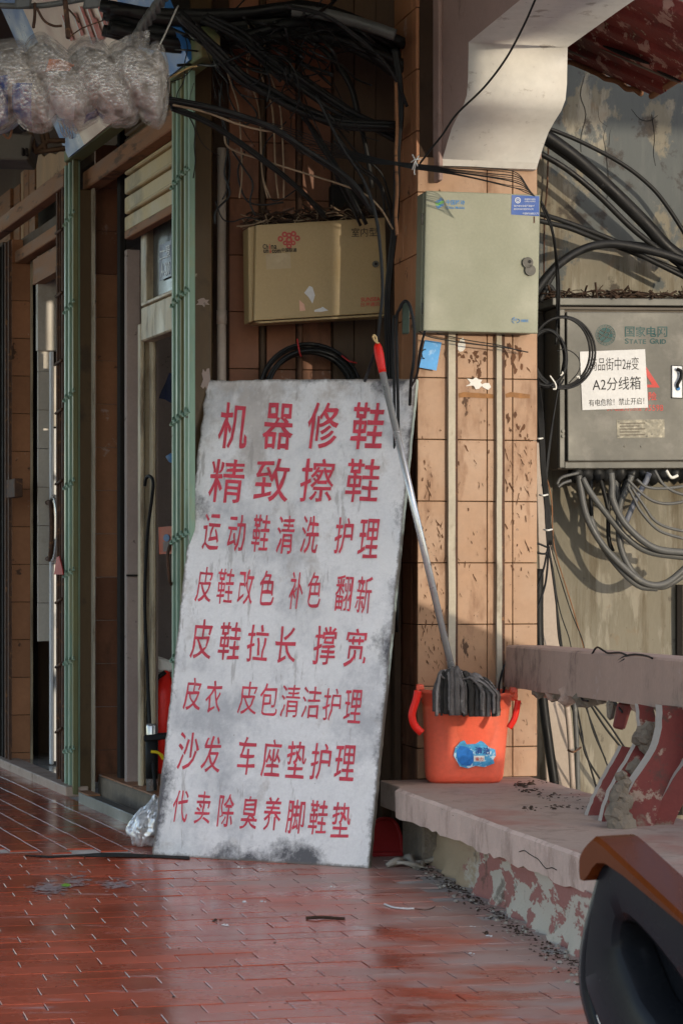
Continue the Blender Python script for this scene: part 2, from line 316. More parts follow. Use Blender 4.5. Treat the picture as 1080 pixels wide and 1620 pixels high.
# the painted board: white paint with black grime creeping in from the rim (UV 0..1)
def signmat():
    m = M('chalky_white_paint', (.80, .79, .78), .75, var=.08, vs=3.5, bump=.2, bs=90, patches=(
        dict(col=(.33, .34, .36), scale=3.2, thr=.49, soft=.16, amt=.65, det=9, ro=.7), dict(col=(.40, .34, .29), scale=4.5, thr=.52, soft=.12, amt=.6, bias=((0, 0, 1), .6, 1.7, .07), det=9, ro=.7), dict(col=(.78, .77, .75), scale=9, thr=.54, soft=.1, amt=.6, st=(1, 1, .35)), dict(col=(.3, .27, .25), scale=14, thr=.6, soft=.05, amt=.5, st=(2.2, 1, .25)),  # warm stains thicken upward; the shade at the top is put into the colour
        dict(col=(.2, .17, .15), scale=26, thr=.70, soft=.03, amt=.7, st=(1, 1, 1.4))))
    t = m.node_tree; N = t.nodes; L = t.links; b = N['Principled BSDF']; base = b.inputs['Base Color'].links[0].from_socket
    tc = N.new('ShaderNodeTexCoord'); sx = N.new('ShaderNodeSeparateXYZ'); L.new(tc.outputs['UV'], sx.inputs[0])
    def mth(op, x, y=0.0):
        q = N.new('ShaderNodeMath'); q.operation = op
        for i, v in enumerate((x, y)):
            if isinstance(v, (int, float)): q.inputs[i].default_value = v
            else: L.new(v, q.inputs[i])
        return q.outputs[0]
    ex = mth('MINIMUM', sx.outputs[0], mth('SUBTRACT', 1, sx.outputs[0])); ey = mth('MULTIPLY', mth('MINIMUM', sx.outputs[1], mth('SUBTRACT', 1, sx.outputs[1])), 2.1)
    e = mth('MINIMUM', ex, ey)
    def no(sc, de=6):
        q = N.new('ShaderNodeTexNoise'); q.inputs['Scale'].default_value = sc; q.inputs['Detail'].default_value = de; q.inputs['Roughness'].default_value = .72
        g = N.new('ShaderNodeNewGeometry'); L.new(g.outputs['Position'], q.inputs['Vector']); return q.outputs['Fac']
    def mr(x, a, b_, c, d):
        q = N.new('ShaderNodeMapRange'); L.new(x, q.inputs[0])
        for i, v in enumerate((a, b_, c, d)): q.inputs[i + 1].default_value = v
        return q.outputs[0]
    reach = mr(no(2.6, 2), .46, .70, -.012, .12)
    f1 = mth('SUBTRACT', mth('ADD', reach, mth('MULTIPLY', mth('SUBTRACT', no(34), .5), .22)), e)
    f = mr(f1, -.015, .07, 0, .9)
    q = N.new('ShaderNodeMix'); q.data_type = 'RGBA'; L.new(f, q.inputs[0]); L.new(base, q.inputs[6]); q.inputs[7].default_value = (.045, .045, .055, 1)
    f2 = mr(mth('SUBTRACT', .012, mth('ADD', e, mth('MULTIPLY', mth('SUBTRACT', no(60), .5), .03))), 0, .01, 0, .8)
    q2 = N.new('ShaderNodeMix'); q2.data_type = 'RGBA'; L.new(f2, q2.inputs[0]); L.new(q.outputs[2], q2.inputs[6]); q2.inputs[7].default_value = (.16, .14, .12, 1)
    L.new(q2.outputs[2], b.inputs['Base Color']); return m
m_sign = signmat()

# ---------------------------------------------------------------- lettering: glyph outlines laid on the surface they are painted on
_gl = {}
def glyph(s, bold=0.0, italic=0):
    key = (s, bold, italic)
    if key in _gl: return _gl[key]
    cu = bpy.data.curves.new('t', 'FONT'); cu.body = s; cu.size = 1; cu.offset = bold; cu.resolution_u = 3; cu.shear = italic
    o = bpy.data.objects.new('t', cu); COL.objects.link(o)
    dg = bpy.context.evaluated_depsgraph_get(); me = bpy.data.meshes.new_from_object(o.evaluated_get(dg))
    V = [(v.co.x, v.co.y) for v in me.vertices]; Fc = [tuple(p.vertices) for p in me.polygons]
    bpy.data.objects.remove(o); bpy.data.meshes.remove(me); bpy.data.curves.remove(cu)
    xs = [v[0] for v in V] or [0, 1]; ys = [v[1] for v in V] or [0, 1]
    x0, x1, y0, y1 = min(xs), max(xs), min(ys), max(ys)
    _gl[key] = ([((x - x0) / max(1e-6, x1 - x0), (y - y0) / max(1e-6, y1 - y0)) for x, y in V], Fc)
    return _gl[key]
from mathutils import noise as mn_
seed_ = 3.0
def lay(name, items, caster, m, parent, lift, wob=0):
    """items: (string, (x0,y0,x1,y1[,lean]), bold); caster: pixel -> point of the surface; lift: vector off the surface"""
    V, Fc = [], []
    for it in items:
        s, bx, bold = it[:3]; g, f = glyph(s, bold); x0, y0, x1, y1 = bx[:4]; lean = bx[4] if len(bx) > 4 else 0; dy = bx[5] if len(bx) > 5 else 0
        c = {}
        n0 = len(V)
        tl, tr = caster(x0, y0), caster(x1, y0 + dy); bl, br = caster(x0 + lean, y1), caster(x1 + lean, y1 + dy)
        for u, v in g:
            p = bl.lerp(br, u).lerp(tl.lerp(tr, u), v)
            if wob:
                q = Vector((p.x * 45, p.z * 45, seed_ + len(items))); w1, w2 = mn_.noise(q), mn_.noise(q + Vector((7, 3, 1))); p = p + Vector((w1, 0, w2)) * wob
            V.append(p + lift)
        Fc += [tuple(i + n0 for i in q) for q in f]
    return mesh(name, V, Fc, m, parent)
def patch(name, pts, caster, m, parent, lift, thick=0):
    V = [caster(*p) + lift for p in pts]; n = len(V)
    if not thick: return mesh(name, V, [tuple(range(n))], m, parent)
    bk = [v - lift.normalized() * thick for v in V]
    Fc = [tuple(range(n)), tuple(range(n, 2 * n))[::-1]] + [(i, i + n, (i + 1) % n + n, (i + 1) % n) for i in range(n)]
    return mesh(name, V + bk, Fc, m, parent)

# ================================================================ THE SETTING
TZ = .006
ground = mesh('ground', [(-60, -30, -.012), (60, -30, -.012), (60, 90, -.012), (-60, 90, -.012)], [(0, 1, 2, 3)], m_ground); ground['kind'] = 'structure'
floor = mesh('tiled_floor', [(-6, -1, 0), (5, -1, 0), (5, 16, 0), (-6, 16, 0)], [(0, 1, 2, 3)], m_grout); floor['kind'] = 'structure'
# floor tiles 100 x 200: near field square to the bench, far field along the shop fronts, parted by the crack
CRY = 8.36
def tile_me(nm, lx, ly, h, bev):
    bm = bmesh.new(); addhex(bm, [Vector(p) for p in ((0, 0, 0), (lx, 0, 0), (lx, ly, 0), (0, ly, 0), (0, 0, h), (lx, 0, h), (lx, ly, h), (0, ly, h))], bev)
    me = bpy.data.meshes.new(nm); bm.to_mesh(me); bm.free(); me.materials.append(m_floor); return me
ft_a = tile_me('floor_tile', .1965, .0990, TZ, .0008)
ft_b = tile_me('floor_tile_far', .0965, .1990, TZ, .0008)
tiles = []
def wallline_a(b): return 2.16 if b > 7.3 else 2.10
for j in range(-20, 44):
    b = 4.6 + j * .1
    off = (j % 2) * .1 + rnd(-.006, .006) + (.035 if (j // 2) % 3 == 0 else 0)
    for i in range(-16, 16):
        a = i * .2 + off
        c = AB(a + .1, b + .05)
        if a + .2 > wallline_a(b): continue
        if c.y > CRY - .01 or c.y < 3.2: continue
        px = CX + F * c.x / c.y; vis = -120 < px < 1150 and c.y > 5.15
        tiles.append((c.y if vis else 50 + c.y, ft_a, AB(a, b), TH))
ang = math.atan2(-SD.x, SD.y)
for i in range(-14, 34):
    for j in range(-8, 40):
        u, v = i * .1, j * .2 + (i % 2) * .1
        p = Vector((-1.216, 8.61, 0)) + Vector((math.cos(ang), math.sin(ang), 0)) * u + Vector((-math.sin(ang), math.cos(ang), 0)) * (v - 1)
        c = p + Vector((0.02, .1, 0))
        if c.y < CRY + .055 or (c - SO).dot(SN) > -.06 or c.y > 15: continue
        if toab(c)[0] > 1.9 : continue
        px = CX + F * c.x / c.y; vis = -60 < px < 250
        tiles.append((c.y if vis else 50 + c.y, ft_b, p, ang))
tiles.sort(key=lambda t: t[0])
bmj = bmesh.new()
for k, (d, me, p, rz) in enumerate(tiles):
    if k < 300:
        o = bpy.data.objects.new('floor_tile', me); COL.objects.link(o); o.location = (p.x, p.y, rnd(-.0012, .0006)); o.rotation_euler = (rnd(-.004, .004), rnd(-.003, .003), rz); o.parent = floor
    else:
        n0 = len(bmj.verts); bmj.from_mesh(me); bmj.verts.ensure_lookup_table()
        bmesh.ops.transform(bmj, matrix=Matrix.Translation((p.x, p.y, rnd(-.0012, .0006))) @ Matrix.Rotation(rz, 4, 'Z') @ Matrix.Rotation(rnd(-.003, .003), 4, 'X'), verts=bmj.verts[n0:])
frombm('floor_tiles', bmj, m_floor, floor)['kind'] = 'stuff'
# the crack across the floor where the two tile fields meet
V = []; Fc = []
ptsc = [(40, 1354), (80, 1356), (120, 1354), (160, 1353), (200, 1354), (245, 1356), (300, 1358)]
for i, (x, y) in enumerate(ptsc):
    h = (0.3, 1.5, 2, 3.5, 3, 2.5, 2)[i]
    V += [onz(x, y - h + rnd(-1, 1), TZ + .003), onz(x + rnd(-3, 3), y + h * .6 + rnd(-1, 1), TZ + .003)]
Fc = [(2 * i, 2 * i + 1, 2 * i + 3, 2 * i + 2) for i in range(len(ptsc) - 1)]
mesh('floor_crack', V, Fc, m_dark, floor)

# ceiling over the arcade and the shops' dark inside
ceil = mesh('ceiling', [(-6, 4.0, 3.62), (1.8, 4.0, 3.62), (1.1, 9.9, 3.62), (6, 40, 3.62), (-7, 40, 3.62)], [(0, 1, 2, 3, 4)], m_board); ceil['kind'] = 'structure'

# ---------------------------------------------------------------- the tiled pillar
PA0, PA1, PB0, PB1 = 2.169, 2.605, 8.098, 8.42
pil = thing('tiled_pillar', 'square pillar clad in pale orange tiles behind the red bucket', 'pillar', AB(2.39, 8.25, 0))
hexa('core', abbox(PA0 + .012, PA1 - .012, PB0 + .012, PB1 - .012, 0, 3.6), m_mortar, pil)
TH_, = (.2145,)
TZJ = 1 + (895 - 988) / F * 8.42         # a measured joint
def tiled(parent, a0, cuts, b, z0, z1, mat, th=TH_, zj=TZJ, gap=.0028, dep=.012):
    k0 = math.floor((z0 - zj) / th)
    xs = [a0] + cuts
    for k in range(k0, k0 + 40):
        lo, hi = max(z0, zj + k * th), min(z1, zj + (k + 1) * th)
        if hi - lo < .015: continue
        for x0, x1 in zip(xs[:-1], xs[1:]):
            j = rnd(-.0006, .0006)
            bm = bmesh.new(); addhex(bm, abbox(x0 + gap / 2, x1 - gap / 2, b + j, b + dep + j, lo + gap / 2, hi - gap / 2), .0015)
            frombm('tile', bm, mat, parent)
tiled(pil, PA0, [PA0 + .252, PA0 + .345, PA1], PB0, .26, 2.42, m_tile)
# side face of the pillar, towards the shops
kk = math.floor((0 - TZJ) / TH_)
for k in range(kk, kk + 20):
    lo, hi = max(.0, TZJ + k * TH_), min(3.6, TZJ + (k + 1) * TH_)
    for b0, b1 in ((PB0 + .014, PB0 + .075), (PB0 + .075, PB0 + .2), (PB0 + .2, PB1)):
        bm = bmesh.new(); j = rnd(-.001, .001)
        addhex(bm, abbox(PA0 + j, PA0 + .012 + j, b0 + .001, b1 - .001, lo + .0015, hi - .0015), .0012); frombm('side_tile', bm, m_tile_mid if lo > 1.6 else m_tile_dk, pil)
# worn spots on the pillar: broken plaster, glue line
def blob(name, cx, cy, rx, ry, caster, m, parent, lift, n=14, jag=.35, seed=0, thick=0):
    r_ = random.Random(seed); pts = []
    for i in range(n):
        a = 2 * math.pi * i / n; q = 1 + r_.uniform(-jag, jag * .5); pts.append((cx + math.cos(a) * rx * q, cy + math.sin(a) * ry * q))
    return patch(name, pts, caster, m, parent, lift, thick)
cp = lambda x, y: onb(x, y, PB0)
LP = AB(0, -1).normalized() * .002
blob('chipped_spot', 752, 607, 15, 9, cp, m_white_plaster, pil, LP, 16, .6, 3, .002); blob('chipped_spot', 770, 612, 9, 6, cp, m_white_plaster, pil, LP * 1.3, 10, .5, 4, .002)
blob('chipped_spot', 729, 545, 7, 10, cp, m_white_plaster, pil, LP, 10, .5, 5, .002)
def streaks(name, caster, m, parent, lift, n, box, seed, L=(4, 22), W=(.6, 1.9)):
    r_ = random.Random(seed); V, Fc = [], []
    for i in range(n):
        x, y = r_.uniform(box[0], box[2]), r_.uniform(box[1], box[3]); l = r_.uniform(*L); wd = r_.uniform(*W); dx = r_.uniform(-.3, .6)
        m_ = r_.randint(6, 11); n0 = len(V); a0 = []
        for k in range(m_):
            a = 2 * math.pi * k / m_; q = r_.uniform(.4, 1.2); a0.append((x + math.cos(a) * wd * q + math.sin(a) * l / 2 * dx, y + math.sin(a) * l / 2 * q))
        V += [caster(*p) + lift * (1 + i * .02) for p in a0]; Fc.append(tuple(range(n0, n0 + m_)))
    return mesh(name, V, Fc, m, parent)
m_stain = M('brown_stain', (.11, .052, .028), .85, var=.4, vs=20)
streaks('stain', cp, m_stain, pil, LP * .5, 16, (724, 556, 770, 572), 11, (3, 9), (2, 5))
streaks('stain', cp, m_stain, pil, LP * .52, 20, (752, 570, 760, 596), 12, (4, 14), (1, 2.4))
streaks('stain', cp, m_stain, pil, LP * .54, 16, (664, 820, 704, 900), 13, (3, 18)); streaks('stain', cp, m_stain, pil, LP * .56, 15, (790, 690, 840, 900), 14, (4, 22))
streaks('stain', cp, m_stain, pil, LP * .58, 16, (664, 935, 712, 1050), 15, (4, 20)); streaks('stain', cp, m_stain, pil, LP * .6, 9, (724, 700, 770, 920), 16, (3, 16))
streaks('stain', cp, m_stain, pil, LP * .62, 8, (664, 720, 690, 790), 17, (5, 22)); streaks('stain', cp, m_stain, pil, LP * .64, 8, (800, 640, 835, 700), 18, (5, 18), (1, 4))
streaks('stain', cp, m_stain, pil, LP * .66, 12, (796, 545, 838, 590), 19, (8, 26), (2, 5))
streaks('stain', cp, m_stain, pil, LP * .68, 150, (663, 640, 842, 1200), 21, (1, 10), (.3, .9)); streaks('stain', cp, m_stain, pil, LP * .7, 60, (664, 800, 700, 1060), 22, (2, 14), (.3, .9)); streaks('stain', cp, m_stain, pil, LP * .72, 50, (790, 700, 840, 920), 23, (2, 14), (.3, .9))
m_glue = M('dried_glue', (.25, .12, .05), .8, var=.3, vs=30)
for k, (x0, x1) in enumerate(((725, 781), (799, 838))):
    patch('glue_line', [(x0, 622 + k), (x0 + 8, 620), (x1 - 6, 623), (x1, 624), (x1, 630), (x1 - 15, 630), (x0 + 10, 628), (x0 + 1, 629)], cp, m_glue, pil, LP * .7)

# trunking strips down the pillar
for i, (x0, x1, x2, yt, yb) in enumerate(((707, 718, 723, 512, 1235), (783, 791, 797, 512, 1100))):
    t = thing('wall_trunking', ('wide grey cable trunking down the pillar, the left one above the bucket', 'narrow grey cable trunking down the pillar, the right one ending behind the rail')[i], 'trunking', onb(x0, 1200, PB0), 'cable trunking on the pillar')
    n = AB(0, -1); zt, zb = onb(x0, yt, PB0).z, max(.262, onb(x0, yb, PB0).z)
    V = []
    segs = 10; cut = []
    for s in range(segs + 1):
        z = zt + (zb - zt) * s / segs; jx = rnd(-.6, .6)
        p, q, r_ = onb(x0 + jx, 895, PB0), onb(x1 + jx, 895, PB0), onb(x2 + jx * .5, 895, PB0)
        V += [Vector((p.x, p.y, z)) + n * .003, Vector((p.x, p.y, z)) + n * .02, Vector((q.x, q.y, z)) + n * .02, Vector((q.x, q.y, z)) + n * .003]
    Fc = [(s * 4 + a, s * 4 + b, s * 4 + 4 + b, s * 4 + 4 + a) for s in range(segs) for a, b in ((0, 1), (1, 2), (2, 3))] + [(0, 1, 2, 3), (segs * 4 + 3, segs * 4 + 2, segs * 4 + 1, segs * 4)]
    mesh('cover', V, Fc, m_trunk, t)
    p, q = onb(x1 + .3, 895, PB0), onb(x2, 895, PB0)
    c = [Vector((p.x, p.y, zb)) + n * .008, Vector((q.x, q.y, zb)) + n * .008, Vector((q.x, q.y, zb)) + n * .002, Vector((p.x, p.y, zb)) + n * .002]
    hexa('brown_strip', c + [v + Vector((0, 0, zt - zb)) for v in c], m_rust, t)  # narrow brown strip along the cover's right side

# ---------------------------------------------------------------- the dark back wall between shop and pillar
WB = 8.7
def aat(px, b): return toab(onb(px, 895, b))[0]
bw = thing('back_wall', 'grimy wall of brown tiles and boards behind the tan steel cabinet and the leaning board', 'wall', AB(1.9, WB, 0))
hexa('core', abbox(aat(337, WB), PA0 + .012, WB + .012, WB + .16, 0, 3.6), m_mortar, bw)
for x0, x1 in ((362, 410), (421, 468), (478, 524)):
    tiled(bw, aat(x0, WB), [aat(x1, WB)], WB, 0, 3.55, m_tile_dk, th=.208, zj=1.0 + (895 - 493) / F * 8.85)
for x0, x1 in ((526, 558), (559, 592), (593, 628)):
    hexa('board', abbox(aat(x0, WB), aat(x1, WB), WB - rnd(.0, .02), WB + .012, 0, 3.55), m_board, bw, .002)
for x in (415, 473):
    tube('conduit', [AB(aat(x, WB), WB - .006, 0), AB(aat(x, WB), WB - .006, 3.5)],   .0105, m_rust if x == 473 else m_board, bw, n=1)
hexa('junction_box', quadbox(onb(524, 292, WB - .05), onb(575, 290, WB - .05), onb(576, 326, WB - .05), onb(524, 329, WB - .05), AB(0, .045)), m_dark, bw, .004)
# wall below the pillar's shop side: dark boards in the gap
for k, (x0, x1, bb) in enumerate(((628, 640, 8.36), (641, 651, 8.3))):
    hexa('board', abbox(PA0 - .03 * (2 - k), PA0 - .004, bb, bb + .05, 0, 1.62 + .02 * k), m_board, bw, .003)

# PVC pipe and steel jamb next to it
pp = thing('drain_pipe', 'pale plastic drain pipe standing behind the top left of the leaning board', 'pipe', AB(aat(351, WB), WB - .07, 0))
tube('pipe', [AB(aat(350.5, WB - .07), WB - .07, 0), AB(aat(350.5, WB - .07), WB - .07, 1 + (895 - 233) / F * 8.75)], .0165, m_pvc, pp, n=1, sides=14)
tube('socket', [AB(aat(350.5, WB - .07), WB - .07, 1 + (895 - 512) / F * 8.75), AB(aat(350.5, WB - .07), WB - .07, 1 + (895 - 490) / F * 8.75)], .0185, m_pvc, pp, n=1, sides=14)

# ---------------------------------------------------------------- the shop fronts along the left
def sbox(name, px0, px1, z0, z1, k, dep, m, parent, bev=0): return hexa(name, sboxc(px0, px1, z0, z1, k, dep), m, parent, bev)
def fbox(name, px0, px1, z0, z1, Y, dep, m, parent, bev=0): return hexa(name, fboxc(px0, px1, z0, z1, Y, dep), m, parent, bev)
ZL = 2.76
s1 = thing('far_shop_front', 'far shop front at the left edge with an orange tiled pier and pale doorway', 'shop front', onS(60, 1240, 0))
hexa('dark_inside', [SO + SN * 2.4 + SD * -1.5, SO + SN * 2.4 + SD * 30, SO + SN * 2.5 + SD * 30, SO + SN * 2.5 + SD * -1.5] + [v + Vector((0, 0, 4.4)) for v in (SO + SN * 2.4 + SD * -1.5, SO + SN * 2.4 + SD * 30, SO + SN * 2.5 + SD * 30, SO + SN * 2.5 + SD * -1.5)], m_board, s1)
sbox('upper_wall', -400, 300, 3.3, 4.4, .55, .05, m_board, s1)
fbox('pier_core', 15.5, 51.5, 0, 2.62, 12.0, .35, m_mortar, s1)
zj = 1 + (895 - 526) / F * 11.7
for k in range(-12, 9):
    lo, hi = max(.02, zj + k * .187), min(2.62, zj + (k + 1) * .187)
    if hi - lo > .01: fbox('tile', 19, 49.5, lo + .0015, hi - .0015, 11.98, .014, m_tile_mid, s1, .0012)
fbox('corner_bead', 49.7, 52, .02, 2.62, 11.96, .03, m_frame, s1)
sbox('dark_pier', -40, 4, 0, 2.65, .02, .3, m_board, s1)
fbox('door_shadow', 52.2, 60, 0, 2.6, 12.2, .1, m_dark, s1)  # dark panel standing in for the shade beside the far doorway
for k in range(-2, 12):
    lo, hi = max(.045, zj + k * .187), min(2.6, zj + (k + 1) * .187)
    if k >= -6 and hi > lo: fbox('inner_tile', 60.2, 79.5, lo + .001, hi - .001, 11.7, .02, m_palet, s1, .001)
for k in range(-8, -2):
    lo, hi = max(.045, zj + k * .187), min(2.6, zj + (k + 1) * .187)
    if hi > lo: fbox('inner_tile', 60.2, 79.5, lo + .001, hi - .001, 11.7, .02, m_palet, s1, .001)
fbox('door_frame', 79.8, 85, .045, 2.03, 11.6, .03, m_white, s1, .003)
fbox('door_panel', 85.3, 112, .06, 1.66, 11.62, .02, m_white, s1)
fbox('door_glass', 85.3, 112, 1.67, 1.96, 11.62, .02, m_palet, s1)
fbox('fascia', 60, 112, 2.04, 2.45, 11.65, .05, m_palet, s1)
sbox('soffit_board', 52, 112, 2.36, 2.48, .05, .05, m_oldwood, s1)
for k, (z0, z1, kk_, mm) in enumerate(((2.50, 2.56, .02, m_oldwood), (2.57, 2.63, .06, m_board), (2.67, 2.75, -.03, m_oldwood))):
    sbox('lintel_beam', -160, 100, z0, z1, kk_, .06, mm, s1, .004)
hk = thing('door_handle_bar', 'curved silver and brown pull handle on the far pale door', 'handle', onS(86, 830, .1))
tube('bar', [onS(80, 795, .12), onS(86, 786, .05), onS(91, 805, .02), onS(93, 830, .015), onS(91, 860, .02), onS(86, 886, .05), onS(80, 880, .12)], .012, m_chrome, hk)
tube('bar', [onS(75, 795, .12), onS(80, 797, .05), onS(82, 830, .045), onS(80, 880, .05), onS(75, 884, .12)], .012, m_rust, hk)
# far sill and marble floor
sill = thing('stone_sill', 'long grey stone sill at the foot of the far shop front', 'sill', onS(60, 1240))
sbox('kerb_stone', -60, 51, 0, .045, -.06, .1, m_slabtop, sill, .004); sbox('kerb_stone', 51.3, 104, 0, .045, -.06, .1, m_slabtop, sill, .004)
m_marble = M('polished_marble_floor', (.34, .32, .29), .14, var=.15, vs=3, bump=.02)
sbox('marble_floor', -60, 112, 0, .04, .045, 1.4, m_marble, sill)

# things stored above the far lintel
plank_m = (m_ply, m_oldwood)
sto = thing('stacked_boards', 'upright weathered brown boards stacked on top of the far lintel', 'boards', onS(40, 300, .1))
for i, (x0, x1, kk_, y1) in enumerate(((-30, 16, .5, 240), (17, 31, .52, 243), (33, 37, .45, 255), (38, 45, .42, 238), (46, 55, .4, 236))):
    sbox('board', x0, x1, 2.76, 3.3, kk_, .02, (m_oldwood, m_oldwood, m_ply)[i % 3], sto, .002)
sbox('backing_board', -60, 112, 2.76, 3.4, .8, .02, m_board, sto)
pl = thing('plywood_sheet', 'torn pale plywood sheet on the far lintel beside the green gate head', 'plywood', onS(80, 300, .1))
rr = random.Random(5)
top = [(58, 246), (66, 243), (70, 248), (79, 241), (88, 244), (95, 239), (105, 240)]; bot = [(105, 296), (95, 300), (85, 300), (75, 300), (66, 300), (58, 300)]
patch('sheet', top + bot, lambda x, y: onS(x, y, .12), m_ply, pl, SN * -.001, .012)
gb = thing('grey_wall_box', 'plain dark grey box high at the left edge under the wrapped bundle', 'box', P(30, 240, 9.9))
c = [P(-60, 205, 9.9), P(52, 212, 9.9), P(44, 253, 9.9), P(-60, 250, 9.9)]
hexa('case', quadbox(*c, Vector((0, .25, 0))), M('dull_grey_paint', (.11, .10, .085), .6, var=.15), gb, .006)
for i, x in enumerate((24, 30)): hexa('clip', quadbox(P(34 + i * 6, 233, 9.86), P(37 + i * 6, 233, 9.86), P(37 + i * 6, 244, 9.86), P(34 + i * 6, 244, 9.86), Vector((0, .05, 0))), m_dark, gb)
fr = thing('wooden_frame', 'dark wooden frame hanging at a slant under the wrapped bundle', 'frame', P(75, 215, 10))
for a, b in (((42, 190), (57, 240)), ((60, 185), (72, 238)), ((70, 190), (76, 226)), ((54, 242), (75, 222)), ((75, 222), (103, 222)), ((56, 240), (103, 234))):
    p, q = P(*a, 9.95), P(*b, 9.95); tube('bar', [p, q], .011, m_board, fr, n=1, sides=4)

# second shop
s2 = thing('near_shop_front', 'near shop front with brown steel jambs behind the two pale green folding gates', 'shop front', onS(180, 1290, 0))
fbox('jamb', 119, 147, 0, 2.63, 10.45, .06, m_steelb, s2, .004)
fbox('jamb_edge', 147.2, 150.2, 0, 2.63, 10.43, .04, m_trunk, s2)
for k in range(0, 20):
    lo, hi = k * .19, (k + 1) * .19
    if hi > 2.95: break
    fbox('recess_tile', 151, 189.5, max(.05, lo) + .001, hi - .001, 10.6, .02, m_tile_mid if 4 < k < 12 else m_tile_dk, s2, .001)
fbox('guide_rail', 190, 200, 0, 2.9, 10.3, .06, m_dark, s2, .003)
fbox('plaster_strip', 200.3, 222, .08, 2.33, 10.15, .04, m_greywall, s2, .003)
fbox('plaster_joint', 200.3, 222, .955, .963, 10.14, .008, m_dark, s2)
for x0, x1, kk_, dp in ((222.3, 228, 9.96, .05), (228.4, 240, 10.0, .04), (240.4, 247, 9.94, .05)): fbox('door_post', x0, x1, .08, 2.0, kk_, dp, m_frame, s2, .004)
sbox('transom', 223, 300, 1.92, 2.06, .13, .06, m_white if 0 else m_frame, s2, .006)
sbox('transom_bead', 223, 300, 2.06, 2.075, .12, .08, m_frame, s2, .003)
sbox('transom_glass', 231, 300, 2.08, 2.40, .17, .01, m_glassdark, s2)
sbox('transom_post', 222.5, 231, 2.076, 2.4, .14, .05, m_frame, s2, .004)
fbox('back_room_wall', 230, 330, 0, 2.6, 11.2, .03, m_greywall, s2)
fbox('inner_door_board', 247.2, 250, .08, 1.92, 9.97, .03, m_greywall, s2)
sbox('lining', 110, 300, 2.90, 3.6, .25, .05, m_board, s2)
# roller shutter, part lowered
sh = thing('roller_shutter', 'cream roller shutter half lowered in the near doorway, streaked with grime', 'roller shutter', onS(235, 380, .1))
z = 2.39
while z < 3.0:
    c = sboxc(197, 300, z, z + .098, .1, .02); sbox('slat', 197, 300, z + .001, z + .064, .10, .015, m_shut, sh, .005); sbox('slat_bead', 197, 300, z + .064, z + .080, .082, .03, m_shut, sh, .005); z += .081
sbox('bottom_bar', 197, 300, 2.355, 2.389, .09, .04, m_oldwood, sh, .003)
# number plate on the glass
npl = thing('house_number_plate', 'small dark blue number plate inside the glass above the near door', 'number plate', onS(262, 415, .15))
cs = lambda x, y: onS(x, y, .162)
patch('plate', [(253, 388), (272, 379), (272, 436), (253, 444)], cs, M('navy_enamel', (.012, .012, .085), .3, var=.05, bump=0), npl, SN * -.002, .002)
lay('plate_text', [('一号', (255, 391, 271, 406, 0, -4), .02), ('A-200', (256, 417, 270, 438, 0, -4), .01)], cs, m_whiteprint, npl, SN * -.005)
patch('plate_border', [(254.5, 409), (271, 403), (271, 404.5), (254.5, 410.5)], cs, m_whiteprint, npl, SN * -.005)

# the green header beam and the orange wooden beam
hb = thing('gate_head_beam', 'faded green steel beam above the folding gates, running up to the wrapped bundle', 'beam', onS(200, 180))
sbox('beam', 101, 318, 2.755, 2.86, -.05, .07, m_lintel, hb, .004)
wbm = thing('wooden_lintel', 'scarred brown wooden lintel under the green beam', 'lintel', onS(180, 220, .05))
sbox('beam', 131, 300, 2.635, 2.715, .03, .07, m_oldwood, wbm, .005)

# folding gates
m_olive = M('olive_gap_tone', (.15, .15, .07), .5, var=.3, vs=8, st=(1, 1, .2), bump=.1)  # dark gaps between the green bars, painted as olive bars
def gate(px0, px1, n, label, k, ztop, knot_z, mat, kwave=.012):
    g = thing('folding_gate', label, 'folding gate', onS(px0, 1250, k), 'folded steel gates of the shop fronts')
    wd = (px1 - px0) / n
    for i in range(n):
        x = px0 + wd * (i + .5); dk = k + (kwave if i % 2 else 0)
        sbox('gate_bar', x - wd * .33, x + wd * .33, .012, ztop, dk, .022, mat if i % 3 != 1 else m_olive, g, .002)
    for z in knot_z:
        for i in range(n):
            x = px0 + wd * (i + .5)
            p = onS(x, 895, k); p = Vector((p.x, p.y, z + (i % 2) * .012 + i * .004)) - SN * .001
            tube('rivet_link', [p + SD * -.012, p - SN * .006, p + SD * .012 + Vector((0, 0, .012))], .004, mat, g, n=2, sides=5)
    return g
zs_ = [.18 + i * .385 for i in range(7)]
gate(101, 119.5, 6, 'pale green folding gate pushed together beside the left brown jamb', -.03, 2.755, zs_, m_green)
g2 = gate(271, 300, 9, 'pale green folding gate pushed together, just behind the leaning board', -.03, 2.755, [.22 + i * .43 for i in range(6)], m_green)
tube('pull_handle', [onS(270, 857, -.03), onS(265, 880, -.06), onS(268, 915, -.05), onS(271, 925, -.03)], .006, m_rust, g2)
gr = thing('rusty_gate', 'thin rusty brown folding gate rods left of the first green gate', 'folding gate', onS(92, 1240, 0), 'folded steel gates of the shop fronts')
for x, kk_ in ((89.5, 0), (94, .01), (98, -.005)): sbox('gate_rod', x - 1, x + .8, .01, 2.68, kk_ - .02, .014, m_rust, gr, .001)
for y in (365, 465, 572, 650, 762, 950, 1052, 1155): tube('rivet_link', [onS(88, y + 4, -.03), onS(93, y + 1, -.03), onS(98, y - 3, -.03)], .0065, m_rust, gr, n=2, sides=6)
patch('red_ribbon', [(90, 882), (94, 880), (99, 900), (100, 909), (86, 909), (88, 895)], lambda x, y: onS(x, y, -.04), m_redpan, gr, SN * -.002, .004)
gr2 = thing('dark_gate_rods', 'dark folding gate rods with a latch box at the far left edge', 'folding gate', onS(6, 1200, 0), 'folded steel gates of the shop fronts')
